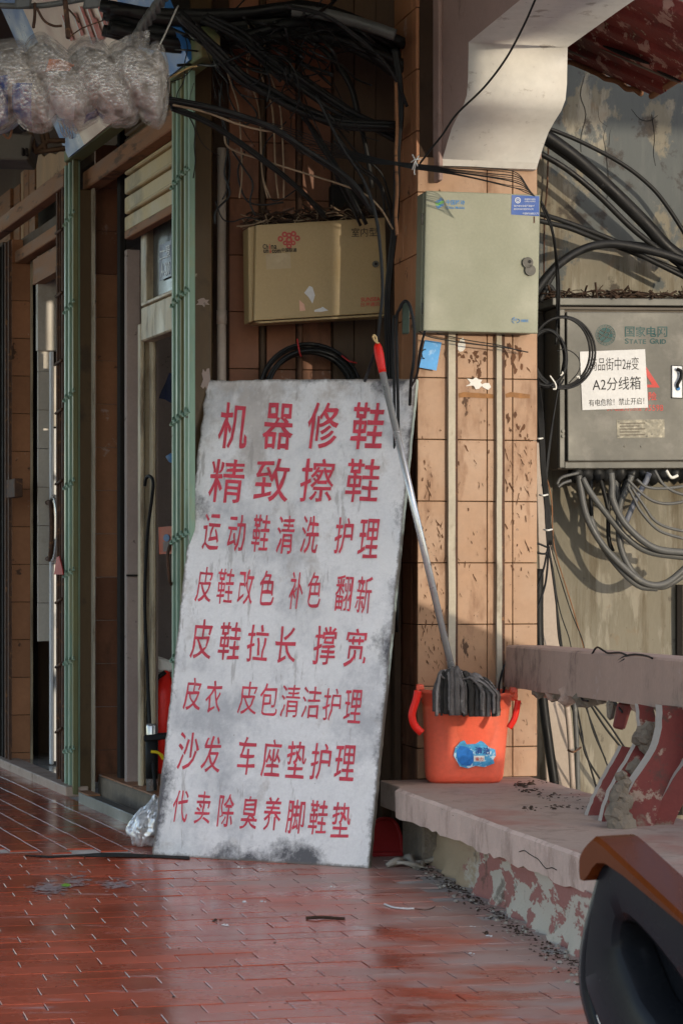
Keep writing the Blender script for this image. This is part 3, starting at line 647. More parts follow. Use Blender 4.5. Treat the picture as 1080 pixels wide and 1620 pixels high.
for x in (-2, 3.5, 8, 13): sbox('gate_rod', x - .9, x + .8, .01, 2.6, -.03, .015, m_rust if x > 5 else m_dark, gr2, .001)
sbox('latch_box', 10, 23, 1.33, 1.42, -.05, .04, m_rust, gr2, .003)
# second jamb, a boxed column
j2 = thing('steel_jamb', 'wide dark brown steel jamb with chipped plaster, between the gate and the drain pipe', 'jamb', P(318, 1300, 8.66))
pj = [P(301, 895, 8.66), P(335, 895, 8.70), P(337, 895, 8.86), P(303, 895, 8.9)]
hexa('column', [Vector((p.x, p.y, 0)) for p in pj] + [Vector((p.x, p.y, 3.6)) for p in pj], m_steelb, j2, .003)
cj = lambda x, y: P(x, y, 8.648)
blob('plaster_patch', 321, 478, 10, 8, lambda x, y: P(x, y, 8.66 + (x - 301) * .00118), m_greywall, j2, Vector((0, -.004, 0)), 14, .5, 8)
blob('plaster_patch', 326, 600, 8, 22, lambda x, y: P(x, y, 8.66 + (x - 301) * .00118), m_greywall, j2, Vector((0, -.004, 0)), 14, .5, 9)

# thresholds
th = thing('steel_threshold', 'low brushed steel threshold bar between the first gate and the plastic bag', 'threshold', onS(170, 1290))
sbox('bar', 124, 300, 0, .05, -.07, .05, m_steel, th, .003); sbox('wood_end', 124, 140, .0505, .056, -.07, .05, m_oldwood, th)
st = thing('door_step', 'worn orange tiled door step behind the steel threshold', 'step', onS(190, 1290))
hexa('step', sboxc(155, 300, 0, .085, .09, .5), m_conc, st, .006); sbox('step_tile', 155.5, 215, .0855, .092, .095, .5, m_tile_mid, st, .002); sbox('step_tile', 215.5, 300, .0855, .092, .095, .5, m_tile_mid, st, .002)

# items in the near doorway
um = thing('hooked_rod', 'thin black rod with a hooked top leaning on the near door post', 'rod', onS(243, 1280, .1))
tube('rod', [onS(229, 768, .12), onS(231, 757, .12), onS(236, 753, .12), onS(242, 762, .12), onS(240, 790, .12), onS(233, 850, .12), onS(229, 950, .12), onS(233, 1060, .12), onS(238, 1160, .12), onS(246, 1250, .12)], .007, m_black, um)
fe = thing('fire_extinguisher', 'red fire extinguisher half hidden behind the left edge of the leaning board', 'fire extinguisher', onS(262, 1280, .25))
pe = onS(262, 1200, .25); pe.z = .1
ringsf = []
for z, r_ in ((0, .05), (.01, .058), (.33, .058), (.37, .045), (.40, .02), (.43, .018)): ringsf.append([pe + Vector((math.cos(a) * r_, math.sin(a) * r_, z + .04)) for a in [2 * math.pi * i / 18 for i in range(18)]])
loft('cylinder', ringsf, m_redtip, fe)
hexa('valve_head', [pe + Vector(v) for v in ((-.05, -.02, .46), (.04, -.02, .46), (.04, .02, .46), (-.05, .02, .46), (-.05, -.02, .53), (.04, -.02, .50), (.04, .02, .50), (-.05, .02, .53))], m_ltie, fe, .008)
tube('hose', [pe + Vector(v) for v in ((0, -.02, .46), (-.06, -.03, .40), (-.068, -.04, .25), (-.06, -.05, .1))], .009, m_black, fe)
can = thing('metal_canister', 'steel canister with a black band and yellow clip standing beside the red extinguisher', 'canister', onS(240, 1290, .1))
pc = onS(240, 1200, .12); pc.z = .095
loft('body', [[pc + Vector((math.cos(a) * r_, math.sin(a) * r_, z)) for a in [2 * math.pi * i / 16 for i in range(16)]] for z, r_ in ((0, .022), (.26, .022), (.27, .018))], m_chrome, can)
loft('band', [[pc + Vector((math.cos(a) * r_, math.sin(a) * r_, z)) for a in [2 * math.pi * i / 16 for i in range(16)]] for z, r_ in ((.05, .025), (.21, .025))], m_black, can)
hexa('clamp', [pc + Vector(v) for v in ((-.03, -.03, .2), (.07, -.03, .21), (.07, .03, .21), (-.03, .03, .2), (-.03, -.03, .225), (.07, -.03, .235), (.07, .03, .235), (-.03, .03, .225))], m_black, can, .004)
tube('yellow_clip', [pc + Vector(v) for v in ((-.0, -.03, .16), (.03, -.035, .155), (.05, -.03, .13), (.04, -.03, .15))], .006, M('yellow_plastic', (.7, .5, .02), .4, var=.1), can)
stk = thing('red_notice', 'small orange red notice with a round emblem on the inner wall of the near shop', 'notice', onS(262, 850, .45))
cn = lambda x, y: onS(x, y, .44)
patch('sheet', [(252, 834), (276, 832), (276, 876), (253, 877)], cn, M('orange_red_paper', (.6, .09, .03), .5, var=.1), stk, SN * -.004, .002)
blob('emblem', 266, 851, 5, 6, cn, m_blueprint, stk, SN * -.008, 12, .0)
patch('panel', [(261, 857), (272, 857), (272, 872), (261, 873)], cn, m_greywall, stk, SN * -.0085)
cl = thing('dark_cloth', 'dark navy cloth hanging inside the near shop behind the green gate', 'cloth', onS(264, 600, .3))
m_navy = M('navy_cloth', (.012, .016, .045), .9, var=.5, vs=14, bump=.5)
patch('cloth', [(268, 590), (276, 592), (278, 640), (268, 636), (262, 632), (252, 630), (256, 618), (262, 606)], lambda x, y: onS(x, y, .32), m_navy, cl, SN * -.002, .02)
patch('flag_corner', [(262, 722), (270, 717), (278, 720), (276, 733), (268, 731)], lambda x, y: onS(x, y, .32), m_blueprint, cl, SN * -.002, .01)

# ---------------------------------------------------------------- signboard tilted back on the green beam
up = (P(-4, 0, 10.6) - onS(108, 249, -.03)); 
ob = onS(108, 249, -.06); oe = onS(290, 102, -.06); ev = (oe - ob); bn = ev.cross(up).normalized(); bn = -bn if bn.y > 0 else bn
sb = thing('tilted_signboard', 'blue and pale pink signboard tilted back above the green beam, red brush characters on it', 'signboard', ob)
cb = lambda x, y: onpl(x, y, ob, bn)
def strip(name, xt0, xt1, m, off=0):
    # along the tilted edges: slope of the board's own upright
    V = []
    for x, s in ((xt0, 0), (xt1, 0), (xt1, 1), (xt0, 1)):
        V.append(ob + ev * x + up * (1.25 * s) + bn * off)
    bk = [v - bn * .03 for v in V]; return mesh(name, V + bk, [(0, 1, 2, 3), (7, 6, 5, 4)] + [(i, i + 4, (i + 1) % 4 + 4, (i + 1) % 4) for i in range(4)], m, sb)
strip('blue_panel', -.0, .165, m_blueboard); strip('pale_panel', .165, .80, m_pinkboard); strip('blue_end_panel', .80, 1.04, m_blueboard)
rr = random.Random(12)
for (x, y, l) in ((118, 18, 36), (128, 8, 58), (134, 22, 40), (140, 10, 52), (150, 26, 34), (155, 4, 46), (165, 12, 24), (100, 22, 40), (104, 36, 24)):
    for mm, dx, lf in ((m_whiteprint, -2.5, .004), (m_redfade, 0, .006)):
        pts = [(x + dx, y), (x + 5 + dx, y + 2), (x + l * .38 + 4 + dx, y + l), (x + l * .38 - 1 + dx, y + l * 1.04)]
        patch('brush_stroke', pts, cb, mm, sb, bn * (lf + rr.uniform(0, .001)))
for (x, y, l) in ((95, 190, 26), (104, 188, 30), (113, 188, 22)):
    for q in range(3):
        tube('outlined_letter', [cb(x + q * 2, y) + bn * .006, cb(x + 4 + q * 2.5 + rr.uniform(-2, 2), y + l * .4) + bn * .006, cb(x + 3 + q * 4, y + l * .6) + bn * .006, cb(x + 9 + q * 2, y + l) + bn * .006], .0018, m_pinkboard, sb, n=4, sides=4)

# ---------------------------------------------------------------- white concrete bracket and beam over the pillar
bk = thing('concrete_bracket', 'whitewashed concrete bracket and beam springing from the top of the tiled pillar', 'bracket', AB(2.39, 8.0, 2.4))
prof = [(700, 251, 8.6), (703, 240, 0), (708, 222, 0), (714, 203, 0), (722, 186, 0), (732, 168, 0), (738, 150, 0), (740, 125, 0), (740.5, 95, 0), (741, 66, 0), (770, 42, 0), (820, 1, 0), (900, -62, 0), (1010, -150, 0)]
BA0 = 2.205 + .0; BA1 = BA0 + .345
BA0 = toab(P(700, 251, 8.34))[0]; BA1 = BA0 + .345
L0, L1, N0 = [], [], []
for x, y, _ in prof:
    p = ona(x, y, BA0); b = toab(p)[1]; L0.append(p); L1.append(AB(BA1, b, p.z))
b_first = toab(L0[0])[1]
start = [AB(BA0 - .0, PB0 + .1, L0[0].z), AB(BA0 - .03, b_first + .03, L0[0].z - .012)]
A_ = [AB(BA0, PB0 + .2, L0[0].z - .02), AB(BA0, b_first + .02, L0[0].z - .02)] + L0
B_ = [AB(BA1, PB0 + .2, L0[0].z - .02), AB(BA1, b_first + .02, L0[0].z - .02)] + L1
# subdivide and round the soffit
n = len(A_)
bm = bmesh.new()
va = [bm.verts.new(p) for p in A_]; vb = [bm.verts.new(p) for p in B_]
ztop = 3.6
ta = [bm.verts.new(Vector((p.x, p.y, ztop))) for p in A_]; tb = [bm.verts.new(Vector((p.x, p.y, ztop))) for p in B_]
for i in range(n - 1):
    bm.faces.new((va[i], va[i + 1], vb[i + 1], vb[i])).smooth = i > 1
    bm.faces.new((vb[i], vb[i + 1], tb[i + 1], tb[i])); bm.faces.new((ta[i], ta[i + 1], va[i + 1], va[i])).material_index = 1
bm.faces.new(va[:1] + vb[:1] + tb[:1] + ta[:1]); bmesh.ops.recalc_face_normals(bm, faces=bm.faces)
o = frombm('soffit', bm, m_white_plaster, bk); o.data.materials.append(m_pink_plaster)
hexa('upper_pier', abbox(BA0 - .0, BA1 + .03, PB0 - .0, PB0 + .32, 2.43, 3.6), m_pink_plaster, bk)
hexa('side_pier', abbox(PA0 + .06, BA0 + .001, PB0 - .06, PB0 + .1, 2.33, 3.6), m_pink_plaster, bk, .004)
cw = thing('hanging_wire', 'single thin dark wire slanting across the white concrete bracket', 'wire', P(760, 120, 7.6))
tube('wire', [P(850, -10, 7.3), P(828, 40, 7.4), P(800, 92, 7.55), P(765, 138, 7.75), P(722, 180, 7.95), P(700, 212, 8.05), P(684, 232, 8.1), P(664, 258, 8.15)], .0035, m_cable, cw)

# ---------------------------------------------------------------- wall outside on the right
RB = 8.95
rw = thing('flaking_wall', 'tall flaking beige and blue-grey wall behind the steel cabinet on the right', 'wall', AB(3.2, RB, 0))
nx, nz = 40, 60; V = []; Fc = []
for j in range(nz + 1):
    for i in range(nx + 1): V.append(AB(2.4 + 2.6 * i / nx, RB + .004 * math.sin(i * .9) * math.sin(j * .7), 4.4 * j / nz))
for j in range(nz):
    for i in range(nx): Fc.append((j * (nx + 1) + i, j * (nx + 1) + i + 1, (j + 1) * (nx + 1) + i + 1, (j + 1) * (nx + 1) + i))
mesh('plaster_face', V, Fc, m_rwall, rw, True)
hexa('core', abbox(2.4, 5.0, RB + .01, RB + .25, 0, 4.4), m_conc, rw)
cr = lambda x, y: onb(x, y, RB)
LR = AB(0, -1).normalized() * .006
for i, pts in enumerate(([(960, 166), (962, 190), (955, 215), (958, 240), (962, 300), (955, 320)], [(944, 170), (948, 190), (960, 200)], [(978, 172), (972, 192), (964, 208), (962, 230)], [(998, 172), (1012, 188), (1028, 190), (1040, 182)],
                         [(1030, 180), (1035, 215), (1033, 240), (1037, 262)], [(925, 120), (918, 150), (926, 180), (918, 215), (919, 240)], [(880, 250), (885, 330)])):
    tube('hairline_crack', [cr(x + rnd(-1, 1), y) + LR * .3 for x, y in pts], .0010, m_dark, rw, n=3, sides=4)
dv = thing('wall_groove_post', 'narrow dark post standing against the flaking wall at the right edge', 'post', onb(1074, 1250, RB))
hexa('post', quadbox(onb(1071, 925, RB - .03), onb(1080, 925, RB - .03), onb(1080, 1290, RB - .03), onb(1071, 1290, RB - .03), AB(0, .02)), m_dark, dv)
# the red soffit of the outer eave
ev_ = thing('eave_soffit', 'peeling dark red eave soffit with split boards above the flaking wall', 'eave', P(1000, 80, 9.2))
ql, qr = P(878, 92, 9.15), P(1030, 160, 8.75)
dirp = (qr - ql); q2 = P(1092, 117, 8.45)
def bil(u, v):   # u along the lower edge, v back up the slope
    return ql + dirp * u + (P(905, -30, 8.3) - P(878, 92, 9.15)) * v
edges = [0, .13, .20, .36, .42, .55, .62, .78, .86, 1.0, 1.1]
for i in range(len(edges) - 1):
    v0, v1 = edges[i], edges[i + 1]; dz = Vector((0, 0, .0 if i % 2 else .022))
    c = [bil(-.15, v0), bil(1.0 + v0 * .5, v0), bil(1.0 + v1 * .5, v1), bil(-.15, v1)]
    c = [p + dz for p in c]; hexa('board', c + [p + Vector((0, 0, .05)) for p in c], m_redpeel, ev_, .004)
V = [(.01, -.012), (.2, -.03), (.4, -.012), (.6, -.028), (.8, -.014), (1.0, -.02)]
tube('torn_edge', [bil(u, -.0) + Vector((0, 0, .012 + rnd(-.006, .006))) for u in [i / 14 - .1 for i in range(15)]], .011, m_oldwood, ev_, sides=6)
tube('torn_edge', [bil(1.0, 0) + (bil(1.25, .5) - bil(1.0, 0)) * (i / 8) + Vector((0, 0, .02)) for i in range(9)], .012, m_oldwood, ev_, sides=6)
def gash(name, pts, m, w0):
    tube(name, [p for p in pts], w0, m, ev_, sides=6, flat=.5, rf=lambda t: .25 + math.sin(math.pi * min(1, max(0, t))) ** .6)
gash('split', [bil(.42 + .09 * i, .42 + .004 * i) + Vector((0, 0, .0)) for i in range(6)], m_dark, .014); gash('split', [bil(.95 + .06 * i, .40) for i in range(5)], m_dark, .010)
gash('flaked_patch', [bil(.0 + .07 * i, .17) + Vector((0, 0, .005)) for i in range(6)], m_conc, .012); gash('flaked_patch', [bil(.40 + .1 * i, .37) + Vector((0, 0, .0)) for i in range(9)], m_conc, .008)

# ---------------------------------------------------------------- the bench: slab, wall, balusters, rail
SZ, SZB, SA0, SA1 = .26, .165, 2.003, 2.576
sl = thing('bench_slab', 'long dusty pink concrete bench slab the red bucket stands on', 'bench', AB(2.3, 7, .16))
rr = random.Random(3)
bs_ = []; b = 7.76
front = []
k = 0
while b > 2.6:
    front.append((SA0 + rr.uniform(-.002, .002), b, SZ + rr.uniform(-.001, .001), SZB + rr.uniform(-.004, .008))); b -= .045
front.insert(0, (SA0 + .035, 7.83, SZ, SZB + .005))
bm = bmesh.new(); rows = []
for a, b, zt, zb in front:
    rows.append([bm.verts.new(AB(SA1, b + (.2 if b > 7.8 else 0) + .28, zt)), bm.verts.new(AB(a + .012, b, zt)), bm.verts.new(AB(a, b, zt - .008)), bm.verts.new(AB(a + rr.uniform(-.001, .002), b, (zt + zb) / 2)), bm.verts.new(AB(a + .002, b, zb)), bm.verts.new(AB(SA1, b, zb))])
for i in range(len(rows) - 1):
    for j in range(5): bm.faces.new((rows[i][j], rows[i][j + 1], rows[i + 1][j + 1], rows[i + 1][j])).material_index = 0 if j else 1
    bm.faces.new((rows[i][5], rows[i][0], rows[i + 1][0], rows[i + 1][5]))
bm.faces.new(rows[0]); bm.faces.new(rows[-1][::-1]); bmesh.ops.recalc_face_normals(bm, faces=bm.faces)
o = frombm('slab', bm, m_slabside, sl); o.data.materials.append(m_slabtop)
hexa('slab_end', abbox(SA0 + .033, SA1, 7.832, PB0 - .003, SZB + .004, SZ - .0015), m_slabtop, sl, .003)
tube('slab_crack', [ona(x, y, SA0 - .0005) for x, y in ((821, 1348), (829, 1346), (836, 1351), (846, 1357), (851, 1360), (857, 1368), (864, 1375), (872, 1373), (880, 1377))], .0012, m_dark, sl, n=2, sides=4)
# wall under the slab, following the kink of its foot
bwl = thing('bench_wall', 'low wall under the bench slab with flaking pink paint over white render', 'wall', onz(800, 1440))
pA, pB = onz(693, 1372), onz(940, 1527); dw = (pB - pA)
V, Fc = [], []; n = 60; mz = 8
for i in range(n + 1):
    p = pA + dw * (-.04 + 1.9 * i / n)
    for j in range(mz + 1):
        q = AB(1, 0) * (-.035 * max(0, 1 - j / 3) * (.5 + .5 * math.sin(i * 1.7)) + rr.uniform(-.003, .003)); V.append(p + q + Vector((0, 0, (SZB + .01) * j / mz)))
for i in range(n):
    for j in range(mz): Fc.append((i * (mz + 1) + j, (i + 1) * (mz + 1) + j, (i + 1) * (mz + 1) + j + 1, i * (mz + 1) + j + 1))
mesh('render_face', V, Fc, m_bench, bwl, True)
hexa('core', [pA + AB(.06, .12), pA + dw * 1.9 + AB(.06, 0), AB(2.5, 3), AB(2.5, 8.0), ] + [v + Vector((0, 0, SZB)) for v in (pA + AB(.06, .12), pA + dw * 1.9 + AB(.06, 0), AB(2.5, 3), AB(2.5, 8.0))], m_conc, bwl)
hexa('end_face', [pA + AB(-.045, .035), pA + AB(.1, .0), pA + AB(.1, .3), pA + AB(-.045, .3)] + [v + Vector((0, 0, SZB)) for v in (pA + AB(-.045, .035), pA + AB(.1, .0), pA + AB(.1, .3), pA + AB(-.045, .3))], m_conc, bwl, .006)
# rail
rl = thing('bench_rail', 'thick worn pink concrete rail, black smudges at its pillar end', 'rail', AB(2.5, 7.5, .58))
e0, e1 = P(800, 1022, 8.36), P(1095, 1046.5, 6.95)
f0, f1 = P(797, 1087, 8.36), P(1095, 1127, 6.95)
dirr = (e1 - e0)
bm = bmesh.new(); rows = []
for i in range(26):
    t = i / 25 * 1.7; tp = e0 + dirr * t; bt = f0 + (f1 - f0) * t; o_ = AB(.16, .02)
    j = rr.uniform(-.003, .003)
    rows.append([bm.verts.new(p) for p in (tp + Vector((0, 0, -.004)), tp + o_ * .06 + Vector((0, 0, .003)), tp + o_, bt + o_, bt + o_ * .5 + Vector((0, 0, -.008 + j * 3)), bt + Vector((0, 0, j)))])
for i in range(25):
    for k in range(6): bm.faces.new((rows[i][k], rows[i][(k + 1) % 6], rows[i + 1][(k + 1) % 6], rows[i + 1][k]))
bm.faces.new(rows[0]); bm.faces.new(rows[-1][::-1]); bmesh.ops.recalc_face_normals(bm, faces=bm.faces); frombm('beam', bm, m_rail, rl)
# ragged concrete under the rail
rr = random.Random(21)
for i in range(22):
    t = rr.uniform(.1, .78) if i > 5 else rr.uniform(.12, .3); p = f0 + (f1 - f0) * t + AB(.06, 0) * rr.uniform(.3, 1.6); s = rr.uniform(.012, .03); bm = bmesh.new(); bmesh.ops.create_icosphere(bm, subdivisions=2, radius=s)
    for v in bm.verts: v.co = Vector((v.co.x * 1.3, v.co.y, v.co.z * rr.uniform(.9, 1.4))) * rr.uniform(.75, 1.25) + p + Vector((0, 0, -.004))
    frombm('broken_edge', bm, m_conc if i % 3 else m_rail, rl)
# balusters: S-curved concrete boards, white at the front edge, red at the side
def baluster(base, topp, bulge, wtop, wbot, thick, t0, t1, label, mside=m_balred):
    g = thing('baluster', label, 'baluster', base, 'broken balusters of the bench rail')
    n = 16; L = []; Rr = []
    for i in range(n + 1):
        t = t0 + (t1 - t0) * i / n
        c = base.lerp(topp, t) + AB(-1, 0) * bulge * math.sin(2 * math.pi * t) * .35 + AB(1, 0) * bulge * math.sin(math.pi * t) * .45
        wd = wbot + (wtop - wbot) * t
        L.append(c + Vector((rr.uniform(-.002, .002), 0, 0))); Rr.append(c + AB(1, 0) * wd * 1.0 + Vector((0, 0, -.01)))
    th_ = AB(0, 1) * thick
    bm = bmesh.new(); A = []
    for l, r_ in zip(L, Rr): A.append([bm.verts.new(p) for p in (l, r_, r_ + th_, l + th_)])
    for i in range(n):
        for k, mi in ((0, 0), (1, 0), (2, 0), (3, 1)): bm.faces.new((A[i][k], A[i][(k + 1) % 4], A[i + 1][(k + 1) % 4], A[i + 1][k])).material_index = mi
    bm.faces.new(A[0]).material_index = 2; bm.faces.new(A[-1][::-1]).material_index = 2; bmesh.ops.recalc_face_normals(bm, faces=bm.faces)
    o = frombm('curved_board', bm, mside, g); o.data.materials.append(m_balwhite); o.data.materials.append(m_conc)
    return g, L, Rr
def bp(x, y, Y): return P(x, y, Y)
g, L, Rr = baluster(onz(930, 1291, SZ), P(1003, 1110, 7.38), .03, .055, .06, .03, 0, .60, 'farthest broken baluster stump, its top snapped off above the bench slab')
g2_, L, Rr = baluster(onz(951, 1300, SZ), P(1008, 1114, 7.2), .05, .05, .06, .03, .0, 1, 'second baluster, hollowed in the middle, dark red side')
for i in range(7):
    bm = bmesh.new(); bmesh.ops.create_icosphere(bm, subdivisions=2, radius=.03); q = L[8 + i % 4] + AB(.04, -.012) * rr.uniform(.5, 1.4) + Vector((0, 0, rr.uniform(-.05, .09)))
    for v in bm.verts: v.co = v.co * rr.uniform(.6, 1.2) * 1.0 + q
    frombm('bare_concrete', bm, m_conc, g2_)
g3, L, Rr = baluster(onz(972, 1309, SZ), P(1046, 1116, 7.0), .05, .10, .115, .055, 0, 1, 'widest baluster nearest the camera, deep red with a white streaked edge')
bm = bmesh.new()
for i in range(9):
    s = .055 - i * .004; q = L[0] + AB(.01, -.02) + Vector((rr.uniform(-.012, .02), 0, i * .018)); m_ = Matrix.Translation(q); v0 = len(bm.verts); bmesh.ops.create_icosphere(bm, subdivisions=2, radius=s * .75, matrix=m_); bm.verts.ensure_lookup_table()
    for v in bm.verts[v0:]: v.co += Vector((rr.uniform(-.004, .004), rr.uniform(-.006, .006), rr.uniform(-.004, .004)))
frombm('crumbled_foot', bm, m_conc, g3)
g4, L, Rr = baluster(onz(1031, 1306, SZ), P(1106, 1118, 6.95), .045, .10, .06, .03, 0, 1, 'split baluster slab leaning behind the widest one at the right edge')
hs = thing('hanging_stump', 'short stump of a broken baluster still hanging under the rail', 'baluster', P(985, 1130, 7.5), 'broken balusters of the bench rail')
hexa('curved_board', quadbox(P(976, 1112, 7.45), P(1000, 1114, 7.45), P(987, 1156, 7.45), P(968, 1152, 7.45), Vector((.01, .06, 0))), m_balred, hs, .006)
hexa('bare_concrete', quadbox(P(958, 1108, 7.5), P(975, 1110, 7.5), P(968, 1142, 7.5), P(959, 1138, 7.5), Vector((.01, .05, 0))), m_conc, hs, .008)

# ================================================================ OBJECTS
# ---------------------------------------------------------------- the leaning painted board
BR, BL_, TR, TL = Vector((.088, 8.0, TZ)), onz(240, 1353, TZ), P(659, 599, 8.33), P(326, 600, 8.70)
BR = onz(583, 1374, TZ); 
sg = thing('leaning_sign_board', 'tall white board hand painted in red Chinese characters leaning against the wall', 'sign board', (BL_ + BR) / 2)
def sp(u, v): return BL_.lerp(BR, u).lerp(TL.lerp(TR, u), v)
sn = (BR - BL_).cross(TL - BL_).normalized(); sn = sn if sn.y < 0 else -sn      # out of the painted face
sback = -sn * .018
nu, nv = 40, 90; rr = random.Random(2); V, Fc, UV = [], [], []
for j in range(nv + 1):
    for i in range(nu + 1):
        u, v = i / nu, j / nv; p = sp(u, v)
        if i == 0: p += (BR - BL_).normalized() * rr.uniform(-.0008, .005) * (2.0 if j > nv * .9 else 1)
        if i == nu: p -= (BR - BL_).normalized() * rr.uniform(-.0005, .0015)
        if j == nv: p -= Vector((0, 0, 1)) * rr.uniform(0, .006 if i < 12 else .002)
        V.append(p + sn * .0004 * math.sin(u * 5 + v * 3)); UV.append((u, v))
W_ = nu + 1
for j in range(nv):
    for i in range(nu): Fc.append((j * W_ + i, j * W_ + i + 1, (j + 1) * W_ + i + 1, (j + 1) * W_ + i))
mesh('painted_face', V, Fc, m_sign, sg, False, UV)
ring = [j * W_ + nu for j in range(nv + 1)]; bot = list(range(W_)); topi = [nv * W_ + i for i in range(W_)]; lef = [j * W_ for j in range(nv + 1)]
m_edgegreen = M('pale_green_board_edge', (.36, .40, .34), .7, var=.2, vs=5, bump=.2, patches=(dict(col=(.07, .05, .04), scale=4, thr=.5, soft=.08, amt=.85, bias=((0, 0, 1), 1.5, .6, .12)),))
for nm, idx, mm in (('right_edge', ring, m_edgegreen), ('bottom_edge', bot, m_rust), ('top_edge', topi, m_edgegreen), ('left_edge', lef, m_board)):
    a = [V[i] + sn * 0 for i in idx]; b_ = [v + sback for v in a]; k = len(a)
    mesh(nm, a + b_, [(i, i + 1, k + i + 1, k + i) for i in range(k - 1)], mm, sg)
hexa('back_sheet', [sp(0.004, 0.002) + sback * .9, sp(.996, .002) + sback * .9, sp(.996, .002) + sback, sp(.004, .002) + sback, sp(0.004, .994) + sback * .9, sp(.996, .994) + sback * .9, sp(.996, .994) + sback, sp(.004, .994) + sback], m_board, sg)
for s in (.0,):
    # bilinear inverse: the board is almost flat, so cast on its mean plane
    pass
cS = lambda x, y: onpl(x, y, (BL_ + BR + TL + TR) / 4, sn)
def warp(x, y):
    p = cS(x, y); e = (BR - BL_).normalized(); return p
LSG = sn * .0022
LINES = [
 [('机器修鞋', (347, 637, 400, 710), (557, 636, 614, 710), .011)],
 [('精致擦鞋', (332, 725, 393, 794), (548, 725, 606, 793), .006)],
 [('运动鞋清洗', (322, 813, 354, 871), (477, 816, 510, 876), .006), ('护理', (530, 818, 563, 876), (568, 820, 604, 882), .006)],
 [('皮鞋改色', (311, 897, 342, 953), (411, 902, 439, 957), .003), ('补色', (458, 904, 485, 963), (487, 905, 513, 961), .003), ('翻新', (531, 910, 562, 967), (564, 911, 594, 971), .003)],
 [('皮鞋拉长', (303, 980, 342, 1042), (436, 991, 473, 1048), .006), ('撑宽', (497, 991, 538, 1052), (546, 994, 585, 1055), .006)],
 [('皮衣', (292, 1073, 323, 1124), (326, 1076, 356, 1127), .004), ('皮包清洁护理', (378, 1078, 412, 1129), (545, 1091, 577, 1143), .0)],
 [('沙发', (282, 1159, 320, 1219), (320, 1163, 356, 1221), .006), ('车座垫护理', (377, 1166, 411, 1227), (530, 1179, 567, 1235), .006)],
 [('代卖除臭养脚鞋垫', (274, 1250, 302, 1301), (525, 1270, 560, 1325), .006)]]
rr = random.Random(31)
for ln in LINES:
    for s, b0, b1, bold in ln:
        items = []
        n = len(s)
        for i, ch in enumerate(s):
            t = i / (n - 1); bx = [b0[q] + (b1[q] - b0[q]) * t for q in range(4)]; h = bx[3] - bx[1]; wd = bx[2] - bx[0]
            bx[0] += .055 * h; bx[2] = bx[0] + wd - .09 * h + rr.uniform(-.8, .8); dy = rr.uniform(-1, 1); bx[1] += dy * .7; bx[3] += dy
            items.append((ch, (bx[0], bx[1], bx[2], bx[3], -.11 * h, .035 * wd), bold))
        lay('painted_lettering', items, cS, m_redpaint, sg, LSG, .0035)

# ---------------------------------------------------------------- tan telecom cabinet (china unicom)
UB = 8.47
ub = thing('tan_steel_cabinet', 'tan steel cabinet hung slightly askew above the leaning board, red knot emblem', 'cabinet', onb(505, 500, UB))
cU = lambda x, y: onb(x, y, UB)
TLu, TRu, BRu, BLu = cU(405, 355), cU(609, 343.5), cU(613, 494), cU(402, 507)
hexa('case', quadbox(TLu + AB(-.0, .012), TRu + AB(0, .012), BRu + AB(0, .012), BLu + AB(0, .012), AB(-.00, .13)), m_cunibox, ub, .003)
hexa('flange', quadbox(cU(394, 358) + AB(0, .02), TLu + AB(0, .02), BLu + AB(0, .02), cU(396, 509) + AB(0, .02), AB(0, .1)), m_cunibox, ub, .003)
hexa('door', quadbox(TLu + AB(.001, 0, -.001), TRu, BRu, BLu, AB(0, .011)), m_cunibox, ub, .003, 2)
hexa('lower_lip', quadbox(cU(403, 508) + AB(.003, .01), cU(614, 495) + AB(0, .01), cU(614, 499) + AB(0, .01), cU(412, 511) + AB(0, .01), AB(0, .11)), m_cunibox, ub, .002)
LU = AB(0, -1) * .0012
def disc(name, c, r, m, parent, n, axis_u, axis_v, th=.0, r2=0, k=28):
    V = []; Fc = []
    for i in range(k):
        a = 2 * math.pi * i / k; V.append(c + axis_u * math.cos(a) * r + axis_v * math.sin(a) * r)
    if r2:
        for i in range(k):
            a = 2 * math.pi * i / k; V.append(c + axis_u * math.cos(a) * r2 + axis_v * math.sin(a) * r2)
        Fc = [(i, (i + 1) % k, k + (i + 1) % k, k + i) for i in range(k)]
    else: Fc = [tuple(range(k))]
    if th:
        m0 = len(V); V += [v - n * th for v in V[:k]]; Fc += [(i, (i + 1) % k, m0 + (i + 1) % k, m0 + i) for i in range(k)]
    return mesh(name, V, Fc, m, parent)
AU, AV = AB(1, 0), Vector((0, 0, 1)); NF = AB(0, -1)
S_ = UB / (.9736) / F
kc = [(457, 372, 4.2), (449, 371, 0), (457, 379, 5), (443.5, 377.5, 4.2), (470, 376.5, 4.2), (451, 384, 3.6), (463.5, 384, 3.6), (457, 389, 4), (450, 370.5, 4.2), (464, 369.5, 4.2)]
for x, y, r_ in kc:
    if r_: disc('red_knot', cU(x, y) + LU * 1.2, r_ * S_ * 1.08, m_redfade, ub, NF, AU, AV, r2=r_ * S_ * .42)
lay('black_lettering', [('Ch', (415.5, 386, 424, 393.5), .015), ('na', (428.5, 387.5, 437.5, 393.5), .015), ('un', (416.5, 394.5, 424.5, 400), .02), ('com', (430, 394.5, 444, 400), .02), ('中国联通', (445, 392, 469, 398.5), .01)], cU, m_ink, ub, LU * 2)
lay('black_lettering', [('室内型', (555.5, 360.5, 596, 374.5, 0, -1), -.004)], cU, m_ink, ub, LU * 2)
lay('red_letter', [('i', (425.5, 386, 427, 393.5), .01), ('i', (426.5, 394.5, 428.5, 400), .02)], cU, m_redprint, ub, LU * 2.2)
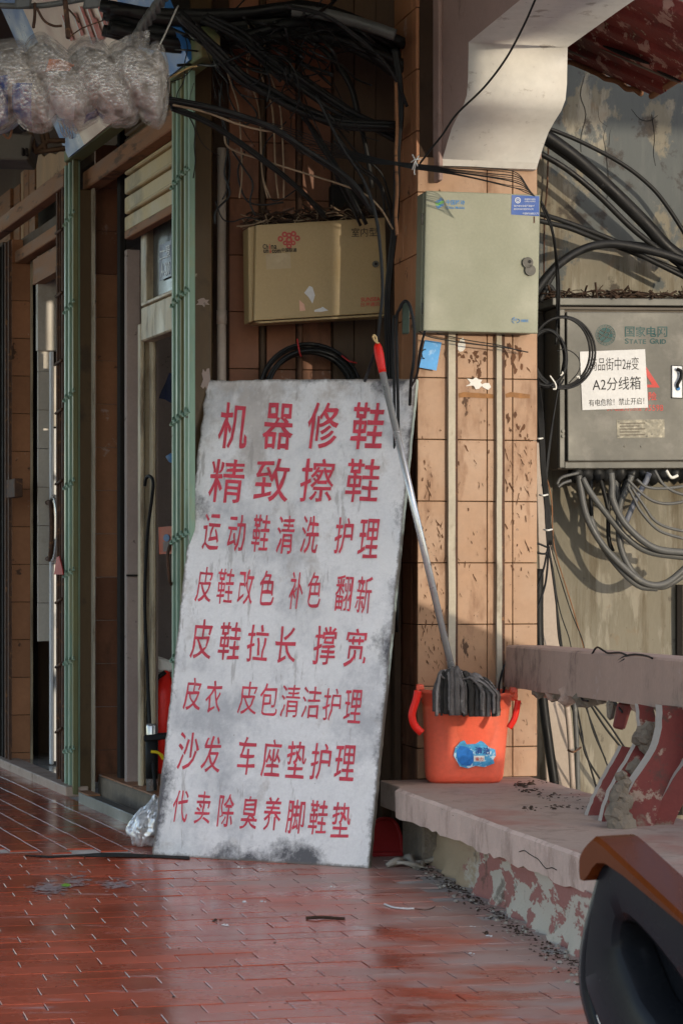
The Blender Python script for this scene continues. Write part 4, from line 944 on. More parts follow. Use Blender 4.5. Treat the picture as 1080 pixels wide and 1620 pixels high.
lay('maker_name', [('SUNSEA', (570.5, 470.5, 601, 477, 0, -1), .015), ('日海通讯', (570.5, 478.5, 600, 485, 0, -1), .005)], cU, m_redprint, ub, LU * 2)
m_tape = M('yellowed_clear_tape', (.42, .33, .20), .3, var=.1, bump=.05)
patch('tape', [(420, 402), (459, 399), (460, 424), (421, 426)], cU, m_tape, ub, LU * 1)
rr = random.Random(9)
patch('paper_scrap', [(481, 463), (489, 452), (494, 454), (498, 467), (494, 480), (488, 470)], cU, m_paper, ub, LU * 1.2); patch('paper_scrap', [(473, 474), (481, 481), (483, 491), (474, 492)], cU, M('pink_paper', (.62, .36, .26), .8, var=.2), ub, LU * 1.2)
patch('paper_scrap', [(497, 490), (507, 487), (510, 485), (519, 491), (508, 493), (497, 493)], cU, m_paper, ub, LU * 1.2)
disc('lock', cU(593.5, 417.5) + NF * .008, 5.2 * S_, m_steel, ub, NF, AU, AV, .008); disc('keyhole', cU(593.5, 417.5) + NF * .0088, 2.4 * S_, m_black, ub, NF, AU, AV)
# nest of twigs and dead wires on top of the tan cabinet
rr = random.Random(77)
def tangle(name, parent, n, fpt, r_, m, seed, rad=(.003, .003), pts=5):
    rr = random.Random(seed); V, Fc = [], []
    for i in range(n):
        q = [fpt(rr) for _ in range(1)][0]; d = Vector((rr.uniform(-1, 1), rr.uniform(-.4, .4), rr.uniform(-.35, .35))).normalized() * rr.uniform(.5, 1) * r_
        mid = Vector((rr.uniform(-.2, .2), rr.uniform(-.2, .2), rr.uniform(-.3, .3))) * r_
        a, f = tubedata(catmull([q - d, q + mid, q + d], 4), rr.uniform(*rad), 5); n0 = len(V); V += a; Fc += [tuple(k + n0 for k in g) for g in f]
    return mesh(name, V, Fc, m, parent, True)
tw = thing('twig_litter', 'litter of dry twigs and wire ends on top of the tan cabinet', 'litter', cU(500, 345)); tw['kind'] = 'stuff'
tangle('twigs', tw, 130, lambda r: TLu.lerp(TRu, r.uniform(-.03, 1.0)) + AB(0, r.uniform(.02, .12)) + Vector((0, 0, r.uniform(.005, .045))), .06, m_leaf, 4, (.0015, .004))
tangle('twigs', tw, 40, lambda r: TLu.lerp(TRu, r.uniform(-.03, .9)) + AB(0, r.uniform(.02, .12)) + Vector((0, 0, r.uniform(.005, .035))), .06, m_browire, 5, (.0015, .003))

# ---------------------------------------------------------------- pale green telecom cabinet (china mobile)
MBb = 8.0
mb = thing('pale_green_steel_cabinet', 'pale green steel cabinet on the tiled pillar with a round lock and a blue label', 'cabinet', onb(760, 520, MBb))
cM = lambda x, y: onb(x, y, MBb)
TLm, TRm, BRm, BLm = cM(673.5, 301), cM(854.5, 307.5), cM(850.5, 527.5), cM(669, 523)
hexa('case', quadbox(TLm + AB(-.006, .016, -.004), TRm + AB(-.004, .016), BRm + AB(-.004, .016, .004), BLm + AB(-.006, .016), AB(0, .075)), m_mobox, mb, .003)
hexa('door', quadbox(TLm, TRm, BRm, BLm, AB(0, .014)), m_mobox, mb, .004, 2)
for y in (345, 487): tube('hinge', [cM(670, y - 9) + AB(0, .018), cM(670, y + 9) + AB(0, .018)], .004, m_steel, mb, n=1)
LM = AB(0, -1) * .0012
for (x, y) in ((833.5, 415.5), (837.5, 427.5)): disc('lock', cM(x, y) + NF * .01, 8.4 * S_, M('dull_lock_metal', (.07, .065, .055), .5, var=.2), mb, NF, AU, AV, .01)
disc('lock_centre', cM(836, 414) + NF * .0112, 2.6 * S_, m_black, mb, NF, AU, AV)
lay('blue_lettering', [('中国移动', (705.5, 315.5, 734.5, 323.5, 0, .6), .01), ('China Mobile', (705.5, 325.5, 734.5, 329.8, 0, .6), .01)], cM, m_blueprint, mb, LM)
# striped round emblem
for i, mm in enumerate((m_blueprint, m_blueprint, m_lightgreen, m_lightgreen, m_blueprint, m_blueprint)):
    y = 328.5 - i * 2.35; hw = (6.6, 6.9, 6.9, 6.9, 6.5, 4.0)[i] * .98; x = 694.8
    pts = [(x - hw + max(0, 2.5 - i) * .9, y - 1.4), (x - hw * .3, y - .2), (x + hw * .2, y - 3.2), (x + hw, y - 4.4), (x + hw, y - 3.1), (x + hw * .35, y - 1.9), (x - hw * .2, y + 1.2), (x - hw + max(0, 2.5 - i), y)]
    patch('striped_emblem', pts, cM, mm, mb, LM * (1 + i * .1))
patch('blue_label', [(809, 308), (852.5, 310), (852.5, 341.5), (808, 339)], cM, m_bluelabel, mb, LM)
disc('label_ring', cM(818.5, 316.5) + LM * 2, 4.6 * S_, m_whiteprint, mb, NF, AU, AV, r2=3.5 * S_); disc('label_ring', cM(818.5, 316.5) + LM * 2, 2.4 * S_, m_whiteprint, mb, NF, AU, AV, r2=1.6 * S_)
lay('label_lettering', [('中国移动通信', (829, 313.5, 846, 316.3), 0), ('CHINA MOBILE', (829, 317.3, 846, 319.4), 0), ('保护通信设施严禁破坏', (812, 324, 845, 327), 0), ('服务热线中国移动公司', (812, 329, 843, 332), 0), ('中国移动通信公司', (826, 335.8, 851, 339.2), 0)], cM, m_whiteprint, mb, LM * 2.2)
lay('maker_name', [('H', (812, 503.5, 816.5, 507.8), .01), ('华星科技', (823.5, 505, 836, 509.5), .02)], cM, m_blueprint, mb, LM)
for q in (((809, 506), (811, 503), (814, 502)), ((809, 507), (811, 510), (813, 511)), ((818, 504), (821, 506), (821.5, 508)), ((821, 508), (819, 510), (817, 510.5))): tube('maker_mark', [cM(*p) + LM for p in q], .0011, m_blueprint, mb, n=3, sides=4)
patch('rust_run', [(843.5, 342), (845.5, 342), (845.5, 352), (843.5, 353)], cM, m_rust, mb, LM)

# ---------------------------------------------------------------- steel distribution cabinet (state grid)
GB = 8.70
gbx = thing('steel_distribution_cabinet', 'large grey steel power cabinet on the right wall with a green globe emblem', 'cabinet', onb(1000, 740, GB))
cG = lambda x, y: onb(x, y, GB)
XR = 1235
hexa('case', quadbox(cG(886, 484) + AB(0, .02), cG(XR, 488) + AB(0, .02), cG(XR, 741) + AB(0, .02), cG(884, 742) + AB(0, .02), AB(0, .20)), m_steel_dk, gbx, .003)
hexa('top_cap', quadbox(cG(872, 471) + AB(0, -.012), cG(XR, 474) + AB(0, -.012), cG(XR, 485) + AB(0, -.012), cG(872, 483) + AB(0, -.012), AB(0, .235)), m_steel, gbx, .003)
hexa('frame_left', quadbox(cG(885, 489), cG(893, 489), cG(893, 740), cG(885, 740), AB(0, .022)), m_steel, gbx, .002)
hexa('frame_bottom', quadbox(cG(893.3, 731), cG(XR, 729), cG(XR, 740), cG(893.3, 741), AB(0, .022)), m_steel, gbx, .002)
hexa('frame_top', quadbox(cG(885, 485), cG(XR, 488), cG(XR, 491), cG(885, 489), AB(0, .018)), m_steel_dk, gbx)
hexa('side_flange', quadbox(cG(864, 486) + AB(0, .19), cG(884, 486) + AB(0, .19), cG(884, 741) + AB(0, .19), cG(864, 741) + AB(0, .19), AB(0, .012)), m_steel_dk, gbx)
hexa('door', quadbox(cG(895, 493) + AB(0, -.006), cG(XR, 495) + AB(0, -.006), cG(XR, 727.5) + AB(0, -.006), cG(897, 729.5) + AB(0, -.006), AB(0, .02)), m_steel, gbx, .004, 2)
for x, y in ((890, 682), (890, 690)): disc('bolt', cG(x, y) + NF * .006, .006, m_steel, gbx, NF, AU, AV, .006)
for x, y in ((987, 706), (1013, 706)): disc('rivet', cG(x, y) + NF * .009, .0035, m_steel, gbx, NF, AU, AV, .004)
LG = AB(0, -1) * .0075
cc = cG(956.5, 530) + LG; SG = 8.9 / F
disc('emblem_ring', cc, 17.0 * SG, m_greenprint, gbx, NF, AU, AV, r2=16.2 * SG, k=40); disc('emblem_globe', cc, 12.4 * SG, m_greenprint, gbx, NF, AU, AV, k=40); disc('emblem_ring', cc, 14.3 * SG, m_greenprint, gbx, NF, AU, AV, r2=13.7 * SG, k=40)
for k in range(20):
    a = 2 * math.pi * k / 20 + .1; p = cc + AU * math.cos(a) * 15.3 * SG + AV * math.sin(a) * 15.3 * SG
    disc('emblem_dot', p + NF * .0004, .75 * SG, m_greenprint, gbx, NF, AU, AV, k=6)
for A in (((-11, -6), (-2, 2), (2, 12)), ((-6, -11), (3, -3), (9, 8)), ((-12, 3), (0, -3), (11, -5)), ((-9, 8), (1, 4), (12, 3))):
    tube('emblem_meridian', [cc + NF * .0006 + AU * x * SG + AV * y * SG for x, y in A], .0016, m_steel, gbx, n=5, sides=4)
lay('green_lettering', [(ch, (987 + i * 17.2, 516.5, 1002.5 + i * 17.2, 533, 0, 0), .012) for i, ch in enumerate('国家电网')], cG, m_greenprint, gbx, LG)
x = 987
for s, wd, cap in (('S', 7, 1), ('T', 7, 0), ('A', 7.4, 0), ('T', 7, 0), ('E', 6, 0), ('', 5, 0), ('G', 9, 1), ('R', 7, 0), ('I', 3, 0), ('D', 7.5, 0)):
    if s: lay('green_lettering', [(s, (x, 535.2 if cap else 536.8, x + wd - .9, 544), .02)], cG, m_greenprint, gbx, LG)
    x += wd
# red warning triangle and hotline, partly covered by the sheet
def tri(cx, cy, h, w):
    return [(cx, cy - h), (cx + w, cy + h * .5), (cx - w, cy + h * .5)]
ot, it = tri(1005, 594, 38, 37), tri(1005, 595, 27, 25)
V = [cG(*p) + LG for p in ot + it]; mesh('warning_triangle', V, [(0, 1, 4, 3), (1, 2, 5, 4), (2, 0, 3, 5)], m_redprint, gbx)
lay('red_lettering', [('险', (1024.5, 620, 1037.5, 633.5), .015), ('供电服务热线', (958, 641, 1013, 650), .0), ('95598', (1018, 640.5, 1047.5, 650), .0)], cG, m_redprint, gbx, LG)
LG2 = AB(0, -1) * .010
patch('warning_sheet', [(915.5, 556.5), (1018.5, 552.5), (1023.5, 645), (919.5, 649)], cG, m_paper, gbx, LG2, .001)
LG3 = AB(0, -1) * .0112
lay('sheet_lettering', [('商品街中2#变', (931, 566.5, 1008.5, 587, 0, -2.0), -.006), ('A2分线箱', (935.5, 598, 1011.5, 619, 0, -3), 0), ('有电危险！禁止开启！', (929.5, 632, 1017, 643, 0, -3.5), -.004)], cG, m_ink, gbx, LG3)
patch('name_plate', [(974, 664.5), (1049.5, 663.5), (1050, 692), (975, 693)], cG, M('dark_name_plate', (.17, .16, .13), .5, metal=.3, var=.2, vs=60), gbx, LG, .001)
for k in range(5): patch('plate_line', [(979, 669 + k * 4.6), (1019 - (k % 2) * 9, 668.5 + k * 4.6), (1019 - (k % 2) * 9, 670 + k * 4.6), (979, 670.5 + k * 4.6)], cG, m_steel_dk, gbx, LG * 1.15)
for x, y in ((977, 667), (1021, 666), (977, 690), (1022, 690), (1030, 687)): disc('rivet', cG(x, y) + LG * 1.3, .003, m_steel, gbx, NF, AU, AV, k=8)
hexa('handle_plate', quadbox(cG(1061, 579) + NF * .012, cG(1077, 579.5) + NF * .012, cG(1077, 630) + NF * .012, cG(1061, 629) + NF * .012, AB(0, .006)), m_white, gbx, .002)
hexa('handle_rim', quadbox(cG(1060, 578) + NF * .0085, cG(1078, 578.5) + NF * .0085, cG(1078, 631) + NF * .0085, cG(1060, 630) + NF * .0085, AB(0, .002)), m_black, gbx)
tube('handle', [cG(1067, 584) + NF * .02, cG(1073, 588) + NF * .026, cG(1073, 598) + NF * .026, cG(1068, 608) + NF * .024, cG(1069, 613) + NF * .018], .006, m_black, gbx); disc('keyhole', cG(1070, 615) + NF * .0185, 3.2 * SG, m_blueprint, gbx, NF, AU, AV, .006)
tw2 = thing('dust_litter', 'dark dusty litter of twigs lying on the top of the steel power cabinet', 'litter', cG(980, 470)); tw2['kind'] = 'stuff'
tangle('twigs', tw2, 170, lambda r: cG(r.uniform(865, 1120), 469) + AB(0, r.uniform(0, .2)) + Vector((0, 0, r.uniform(0, .02))), .05, m_leaf, 8, (.0015, .005))
lb = thing('wire_bracket', 'rusty bracket and pale broken conduit left of the steel power cabinet', 'bracket', cG(868, 600))
hexa('plate', quadbox(cG(853, 540) + AB(0, .1), cG(861, 540) + AB(0, .1), cG(861, 850) + AB(0, .1), cG(853, 850) + AB(0, .1), AB(0, .02)), m_trunk, lb, .003)

# pale pipe and black hose going down behind the bench
cR = lambda x, y, d=.05: onb(x, y, RB - d)
pz = thing('beige_down_pipe', 'tapering pale beige plank leaning on the wall beside the pillar, behind the rail', 'plank', cR(885, 1200))
hexa('plank', quadbox(cR(846, 700, .2), cR(856, 700, .2), cR(915, 1300, .1), cR(866, 1300, .1), AB(0, .015)), m_pvc, pz, .003)
hz_ = thing('black_hose', 'thick black hose standing in the corner between pillar and beige plank', 'hose', cR(870, 1240))
tube('hose', [cR(852, 900, .3), cR(852, 1000, .3), cR(858, 1100, .3), cR(868, 1180, .3), cR(880, 1262, .3)], .018, m_cable, hz_)
ws = thing('bamboo_stick', 'pale split stick tied with wire behind the bench rail', 'stick', cR(905, 1240))
tube('stick', [cR(892, 1090, .35), cR(900, 1150, .35), cR(906, 1250, .35)], .011, m_pvc, ws, sides=6); tube('wire_tie', [cR(898, 1187, .38), cR(906, 1190, .40), cR(914, 1186, .38), cR(918, 1183, .36)], .004, m_rust, ws)
tube('dark_pole', [cR(908, 1110, .33), cR(912, 1180, .33), cR(914, 1262, .33)], .010, m_gcable, ws)

# ---------------------------------------------------------------- cables
def z2(x, y, Y): return P(240 + x / 2.348, y / 2.348, Y)
def cabset(name, label, runs, mat, group=None, cat='cable'):
    p0 = runs[0][0][0]; t = thing(name, label, cat, p0, group)
    for pts, r_ in runs: tube('cable', pts, r_, mat, t, sides=7)
    return t
def band(pts, Ys, n, spread, r_, seed, rz=None):
    rr = random.Random(seed); out = []
    for i in range(n):
        o = Vector((rr.uniform(-spread, spread) * .4, rr.uniform(-spread, spread), rr.uniform(-spread, spread)))
        q = []
        for k, (x, y) in enumerate(pts):
            Y = Ys[0] + (Ys[1] - Ys[0]) * k / (len(pts) - 1); q.append(z2(x, y, Y) + o + Vector((rr.uniform(-1, 1), rr.uniform(-1, 1), rr.uniform(-1, 1))) * spread * .35)
        out.append((q, rr.uniform(r_ * .6, r_)))
    return out
cabset('main_cables', 'thickest black cable trunk sagging across the dark top of the picture', band([(-160, 70), (100, 120), (330, 105), (560, 70), (760, 120), (930, 220)], (8.45, 8.6), 14, .05, .024, 1), m_cable, None, 'cables')
cabset('ribbed_conduit', 'grey ribbed conduit along the upper edge of the cable trunk', [([z2(x, y, 8.35) for x, y in ((520, 36), (640, 50), (760, 80), (840, 105), (905, 128))], .022)], m_gcable, None, 'conduit')
cabset('cable_bundle', 'black bundle sweeping from the top left down to the pillar behind the tan cabinet wires', band([(100, 50), (250, 190), (330, 280), (430, 335), (560, 400), (700, 445), (910, 458)], (8.2, 8.45), 6, .018, .012, 2), m_cable, None, 'cables')
cabset('cable_bundle', 'black bundle just above, crossing the brown board towards the pillar', band([(190, 60), (320, 130), (430, 210), (560, 300), (690, 390), (780, 440), (905, 500)], (8.25, 8.5), 5, .02, .011, 3), m_cable, None, 'cables')
cabset('cable_bundle', 'black bundle running from the wrapped roll down to the top of the tan cabinet', band([(60, 368), (240, 405), (400, 450), (480, 490), (580, 560), (690, 630), (760, 700), (820, 790)], (8.0, 8.35), 5, .010, .008, 4), m_cable, None, 'cables')
cabset('cable_bundle', 'thinner black bundle below it, dropping steeply behind the tan cabinet', band([(70, 398), (220, 460), (400, 585), (540, 700), (640, 800)], (8.1, 8.6), 3, .008, .0075, 5), m_cable, None, 'cables')
cabset('curved_cables', 'black cables curving down the brown board right of the wall conduit', band([(560, 130), (650, 190), (730, 300), (765, 420), (790, 540), (815, 690)], (8.55, 8.6), 2, .01, .009, 6) + band([(500, 20), (640, 50), (760, 130), (850, 210), (905, 290), (945, 390)], (8.2, 8.35), 2, .01, .007, 7) + band([(560, 400), (640, 520), (700, 640), (790, 800)], (8.5, 8.6), 3, .03, .008, 8) + band([(680, 480), (760, 590), (840, 650), (880, 760), (900, 830)], (8.5, 8.6), 3, .03, .006, 9), m_cable, None, 'cables')
cabset('upright_cables', 'black cables running straight down the left corner of the tiled pillar', [([z2(x0, 180, 8.4), z2(x0 + 18, 300, 8.4), z2(x0 + 22, 430, 8.4), z2(x0 + 10, 560, 8.4), z2(x0 + 4, 800, 8.5), P(610 + i * 3, 470, 8.55), P(612 + i * 4, 600, 8.6), P(612 + i * 4, 900, 8.6)], .006) for i, x0 in enumerate((895, 902, 908))], m_cable, None, 'cables')
fan = []
rr = random.Random(10)
for i in range(9):
    y0 = 455 + i * 7; fan.append(([z2(440 + i * 8, y0, 8.3), z2(560, y0 + 35 + i * 3, 8.32), z2(700, 545 + i * 5, 8.3), z2(820, 582 + i * 3, 8.22), z2(905, 600 + i * 1.5, 8.15), P(650, 258 + i, 8.08), P(690 + i * 4, 262 + i * 1.8, 7.95), P(760 + i * 6, 264 + i * 4 + rr.uniform(-3, 3), 7.95), P(815 + i * 2, 272 + i * 4, 7.95), P(838 + i, 302 + i, 7.95)], rr.uniform(.0012, .002)))
cabset('thin_wires', 'fan of thin black wires tied at the pillar corner above the pale green cabinet', fan, m_cable, None, 'wires')
cabset('wire_knot', 'frayed pale tie knotted round the thin wires at the pillar corner', [([P(652, 244, 8.0), P(657, 254, 7.98), P(660, 262, 8.0)], .0022), ([P(662, 246, 8.0), P(656, 256, 7.97), P(652, 268, 8.0)], .0022), ([P(650, 256, 8.0), P(657, 252, 7.97), P(665, 251, 8.0)], .0022), ([P(657, 258, 7.98), P(655, 270, 8.0), P(656, 276, 8.0)], .002)], m_ltie, None, 'tie')
cabset('brown_wire', 'dusty beige wire drooping from the drain pipe to the right end of the tan cabinet', [([z2(270, 480, 8.4), z2(285, 545, 8.4), z2(400, 590, 8.4), z2(560, 640, 8.4), z2(690, 680, 8.38), z2(790, 720, 8.36), z2(850, 775, 8.36), z2(895, 850, 8.4)], .0035)], m_browire, None, 'wire')
cabset('brown_wire', 'dusty beige wire running along the black bundle beside the wrapped roll', [([z2(80, 388, 7.98), z2(200, 415, 8.05), z2(320, 460, 8.1), z2(430, 485, 8.15), z2(480, 478, 8.2)], .004)], m_browire, None, 'wire')
cabset('dangling_root', 'knobbly brown dead vine hanging by the pillar corner beside the pale green cabinet', [([P(626, 130, 8.3), P(628, 200, 8.3), P(626, 245, 8.28), P(628, 300, 8.28), P(626, 340, 8.28), P(628, 372, 8.28)], .006)], m_oldwood, None, 'vine')
hang = []
for i, (x0, x1) in enumerate(((335, 350), (360, 350), (395, 400), (380, 430), (265, 275))):
    hang.append(([z2(x0, 50 + i * 30, 8.5), z2(x0 + 25, 90 + i * 30, 8.5), z2(x1 + 5, 260, 8.5), z2(x1 + 40, 370, 8.5), z2(x1 + 52, 450, 8.5), z2(x1 + 60, 640, 8.5), z2(x1 + 90 - i * 10, 735, 8.5)], .0028))
cabset('dangling_wires', 'loose dusty beige wires dangling in front of the middle wall tiles', hang, m_browire, None, 'wires')
lw = []
for i, q in enumerate((((262, 300), (255, 400), (285, 520), (270, 640), (290, 720), (240, 780), (236, 830)), ((250, 330), (262, 450), (290, 600), (280, 700), (262, 740)), ((300, 560), (340, 620), (375, 680), (365, 750), (385, 800)), ((236, 745), (262, 810), (300, 822), (350, 808), (400, 815)),
                       ((330, 250), (300, 310), (390, 420), (340, 470)), ((500, 450), (420, 540), (415, 660), (440, 735), (480, 740), (555, 690)), ((345, 560), (320, 640), (350, 740), (410, 760), (490, 750)))):
    lw.append(([z2(x, y, 8.42 + .02 * i) for x, y in q], .0025 if i % 2 else .0035))
cabset('loose_wires', 'loose thin dark wires hanging over the orange tiles beside the drain pipe', lw, m_cable, None, 'wires')
for sd_, nn, rmin, rmax, lab in ((16, 30, .0012, .003, 'finer tangle of thin black wires in front of the middle wall tiles'),):
    rr = random.Random(sd_); xs = []
    for i in range(nn):
        x, y = rr.uniform(100, 600), rr.uniform(60, 420); q = [(x, y)]; a = rr.uniform(-.5, 1.5)
        for k in range(5): a += rr.uniform(-.8, .8); q.append((min(900, q[-1][0] + math.cos(a) * 62), q[-1][1] + math.sin(a) * 62))
        xs.append(([z2(x, y, 8.2 + rr.uniform(0, .35)) for x, y in q], rr.uniform(rmin, rmax)))
    cabset('fine_wires', lab, xs, m_cable, None, 'wires')
xs = []
rr = random.Random(15)
for i in range(26):
    x, y = rr.uniform(60, 620), rr.uniform(20, 260); q = [(x, y)]
    a = rr.uniform(-.3, 1.1)
    for k in range(4): a += rr.uniform(-.5, .5); q.append((q[-1][0] + math.cos(a) * 70, q[-1][1] + math.sin(a) * 60))
    xs.append(([z2(x, y, 8.15 + rr.uniform(0, .4)) for x, y in q], rr.uniform(.002, .006)))
cabset('wire_tangle', 'tangle of black wires crowding the dark ceiling corner above the tan cabinet', xs, m_cable, None, 'wires')
tie = cabset('twisted_cables', 'twisted dark grey cable plait hanging beside the blue end of the tilted signboard', [([P(262 + math.sin(t * 1.3 + f) * 5 - t * 4.2, -10 + t * 6 + math.cos(t * 1.3 + f) * 4 + max(0, t - 8) * 1.5, 7.9 + math.sin(t * 1.3 + f) * .02) for t in range(0, 16)], .011) for f in (0, 2.1, 4.2)], m_gcable, None, 'cables')
cabset('string', 'pale string stretched from the cable knot down to the wrapped roll', [([P(282, 8, 7.7), P(258, 60, 7.5), P(236, 102, 7.3)], .0022), ([P(280, 10, 7.7), P(262, 50, 7.5), P(238, 100, 7.3)], .0018)], m_ltie, None, 'string')
cabset('string_knot', 'yellowish loose string ends at the green gate head beside the wrapped roll', [([P(262, 126, 7.8), P(280, 116, 7.9), P(300, 106, 7.9), P(312, 104, 7.9)], .003)], M('straw_string', (.42, .3, .14), .9, var=.2), None, 'string')
cabset('black_drop_cable', 'long black cable dropping across the front of the tan cabinet to the mop handle', [([P(500, 150, 8.2), P(540, 230, 8.22), P(575, 285, 8.24), P(594, 340, 8.24), P(602, 400, 8.24), P(605, 460, 8.24), P(601, 505, 8.24), P(596, 545, 8.26), P(585, 580, 8.3), P(577, 602, 8.4)], .0058)], m_cable, None, 'cable')
# coil behind the board
cl_ = thing('cable_coil', 'big coil of black cable hung below the tan cabinet, its lower half behind the board', 'cable coil', onb(492, 620, 8.62))
rr = random.Random(44)
for i in range(9):
    c0 = onb(492 + rr.uniform(-3, 3), 622 + rr.uniform(-2, 2), 8.60 + rr.uniform(-.03, .03)); r0 = rr.uniform(.145, .185)
    tube('loop', [c0 + AU * math.cos(a) * r0 * 1.06 + AV * math.sin(a) * r0 + NF * (.012 * math.sin(a * 2 + i)) for a in [2 * math.pi * k / 40 for k in range(40)]], .0065, m_cable, cl_, closed=True)
for x, y, dx, dy in ((473, 550, 3, 14), (552, 568, 12, 6)): tube('red_tie', [onb(x - dx, y - dy, 8.54), onb(x, y + 3, 8.53), onb(x + dx, y + dy, 8.54)], .003, m_redpan, cl_)
cabset('looped_cable', 'black cable loop hanging on a green hook at the pillar corner beside the blue card', [([P(628, 1000, 8.35), P(630, 700, 8.3), P(627, 520, 8.25), P(632, 488, 8.22), P(641, 476, 8.2), P(649, 487, 8.18), P(655, 520, 8.17), P(654, 570, 8.17), P(650, 600, 8.2), P(648, 640, 8.3)], .0055), ([P(622, 1000, 8.35), P(624, 700, 8.3), P(622, 520, 8.28), P(626, 500, 8.27), P(634, 485, 8.24)], .005), ([P(672, 523, 8.0), P(664, 555, 8.03), P(660, 590, 8.1), P(650, 612, 8.2)], .004)], m_cable, None, 'cable')
hk2 = thing('green_hook', 'small dull green hook plate on the pillar side holding a cable loop', 'hook', P(641, 500, 8.3))
hexa('plate', quadbox(P(636, 478, 8.24), P(648, 476, 8.22), P(647, 527, 8.22), P(636, 528, 8.24), Vector((0, .03, 0))), M('dull_green_paint', (.08, .11, .08), .7, var=.3), hk2, .003)
cabset('strung_wires', 'two thin dark wires strung across the pillar under the pale green cabinet', [([onb(663, 524, 8.02), onb(681, 533, 8.02), onb(740, 543, 8.03), onb(800, 550, 8.03), onb(835, 557, 8.05)], .0022), ([onb(690, 527, 8.05), onb(740, 538, 8.06), onb(790, 546, 8.06), onb(825, 556, 8.07)], .0018)], m_cable, None, 'wires')
# right hand pipes and cables
def z7(x, y, d): return onb(840 + x / 4.5, 170 + y / 4.5, RB - d)
cabset('thick_pipe', 'thickest black pipe slanting down to the right across the blue-grey wall', [([z7(-60, 90, .22), z7(60, 168, .22), z7(300, 340, .2), z7(550, 565, .18), z7(800, 810, .16), z7(960, 985, .15), z7(1100, 1090, .15)], .026), ([z7(-60, 130, .2), z7(60, 215, .2), z7(300, 385, .19), z7(520, 560, .19)], .013)], m_cable, None, 'pipe')
cabset('black_cable', 'thin black cable arching highest over the blue-grey wall', [([z7(-40, 80, .1), z7(80, 128, .1), z7(350, 240, .1), z7(640, 395, .1), z7(850, 560, .1), z7(980, 720, .1), z7(1120, 940, .1)], .0085)], m_cable, None, 'cable')
cabset('black_cable', 'black cable just below the thickest pipe, meeting it at the right edge', [([z7(-40, 265, .2), z7(35, 308, .2), z7(250, 435, .2), z7(480, 625, .19), z7(720, 860, .18), z7(950, 1040, .17), z7(1120, 1170, .17)], .0115)], m_cable, None, 'cable')
cabset('black_cables', 'pair of black cables running from behind the pale green cabinet to the right edge', [([z7(20, 745, .25), z7(180, 790, .22), z7(400, 870, .2), z7(620, 960, .18), z7(820, 1070, .18), z7(1120, 1220, .18)], .010), ([z7(40, 800, .23), z7(250, 850, .22), z7(420, 915, .2), z7(640, 1000, .16), z7(900, 1100, .15), z7(1120, 1185, .15)], .010), ([z7(600, 960, .1), z7(800, 980, .12), z7(950, 1010, .12), z7(1120, 1080, .12)], .012)], m_cable, None, 'cables')
cabset('black_hose_arch', 'glossy black hose arching above the steel power cabinet', [([z7(20, 1330, .3), z7(90, 1230, .3), z7(190, 1120, .28), z7(330, 1025, .26), z7(480, 975, .24), z7(640, 975, .22), z7(900, 1030, .2), z7(1120, 1100, .2)], .017)], m_cable, None, 'hose')
cabset('dark_cables', 'crumple of dark cable ends behind the arching hose', [([z7(60, 1380, .2), z7(120, 1250, .2), z7(160, 1180, .2)], .012), ([z7(20, 1250, .2), z7(130, 1270, .2), z7(180, 1350, .2)], .01)], m_cable, None, 'cables')
cabset('thin_upright_wires', 'thin rusty wires hanging straight down beside the white bracket', [([onb(868, 168, RB - .03), onb(867, 230, RB - .03), onb(865, 300, RB - .03), onb(861, 345, RB - .03), onb(860, 470, RB - .03)], .0035)], m_rust, None, 'wires')
def z9(x, y): return (820 + x / 4.154, 440 + y / 4.154)
cabset('drop_cables', 'two black cables dropping from the pale green cabinet past the coil', [([onb(855, 318, 8.3), onb(868, 345, 8.35), onb(877, 385, 8.4), onb(881, 440, 8.45), onb(881, 500, 8.5), onb(879, 545, 8.5)], .0055), ([onb(856, 325, 8.3), onb(874, 370, 8.35), onb(884, 440, 8.45), onb(884, 520, 8.5)], .003)], m_cable, None, 'cables')
co = thing('hanging_coil', 'coil of thin black cable with white ties beside the steel power cabinet', 'cable coil', onb(880, 600, 8.45))
rr = random.Random(55)
def zc(x, y, b): q = z9(x, y); return onb(q[0], q[1], b)
for i in range(9):
    cx_, cy_, rx, ry = (185 + rr.uniform(-6, 6), 525 + rr.uniform(-5, 5), 128 + rr.uniform(-14, 10), 185 + rr.uniform(-12, 12)) if i < 6 else (258 + i * 4, 488 + rr.uniform(-5, 5), 200 + (i - 7) * 14, 232 + (i - 7) * 6)
    tube('loop', [zc(cx_ + math.cos(a) * rx, cy_ + math.sin(a) * ry, 8.42 + .02 * math.sin(a + i)) for a in [2 * math.pi * k / 40 for k in range(40)]], .0042, m_cable, co, closed=True)
tube('loop', [zc(*p, 8.4) for p in ((250, 480), (300, 465), (360, 490), (400, 540), (395, 610), (330, 690))], .002, m_cable, co)
for q in (((62, 578), (80, 583), (100, 572)), ((205, 640), (240, 690), (245, 725), (225, 728)), ((275, 640), (290, 625), (285, 615)), ((380, 650), (395, 645), (398, 660))): tube('white_tie', [zc(*p, 8.38) for p in q], .003, m_ltie, co)
def z8(x, y, b): return onb(820 + x / 4.154, 700 + y / 4.154, b)
dn = []
rr = random.Random(61)
for i in range(7):
    x = 150 + i * 7 if i < 7 else 160
    dn.append(([onb(817 + i * 3.2, 520, 8.1), onb(826 + i * 3, 560, 8.12), onb(840 + i * 2, 610, 8.2), onb(851 + i * 1.2, 660, 8.3), onb(856 + i, 740, 8.35), onb(862 + i, 800, 8.38), onb(867 + i * .8, 862, 8.4)], .0042))
cabset('cable_drop', 'bundle of black cables running down the right edge of the pillar under the coil', dn, m_cable, None, 'cables')
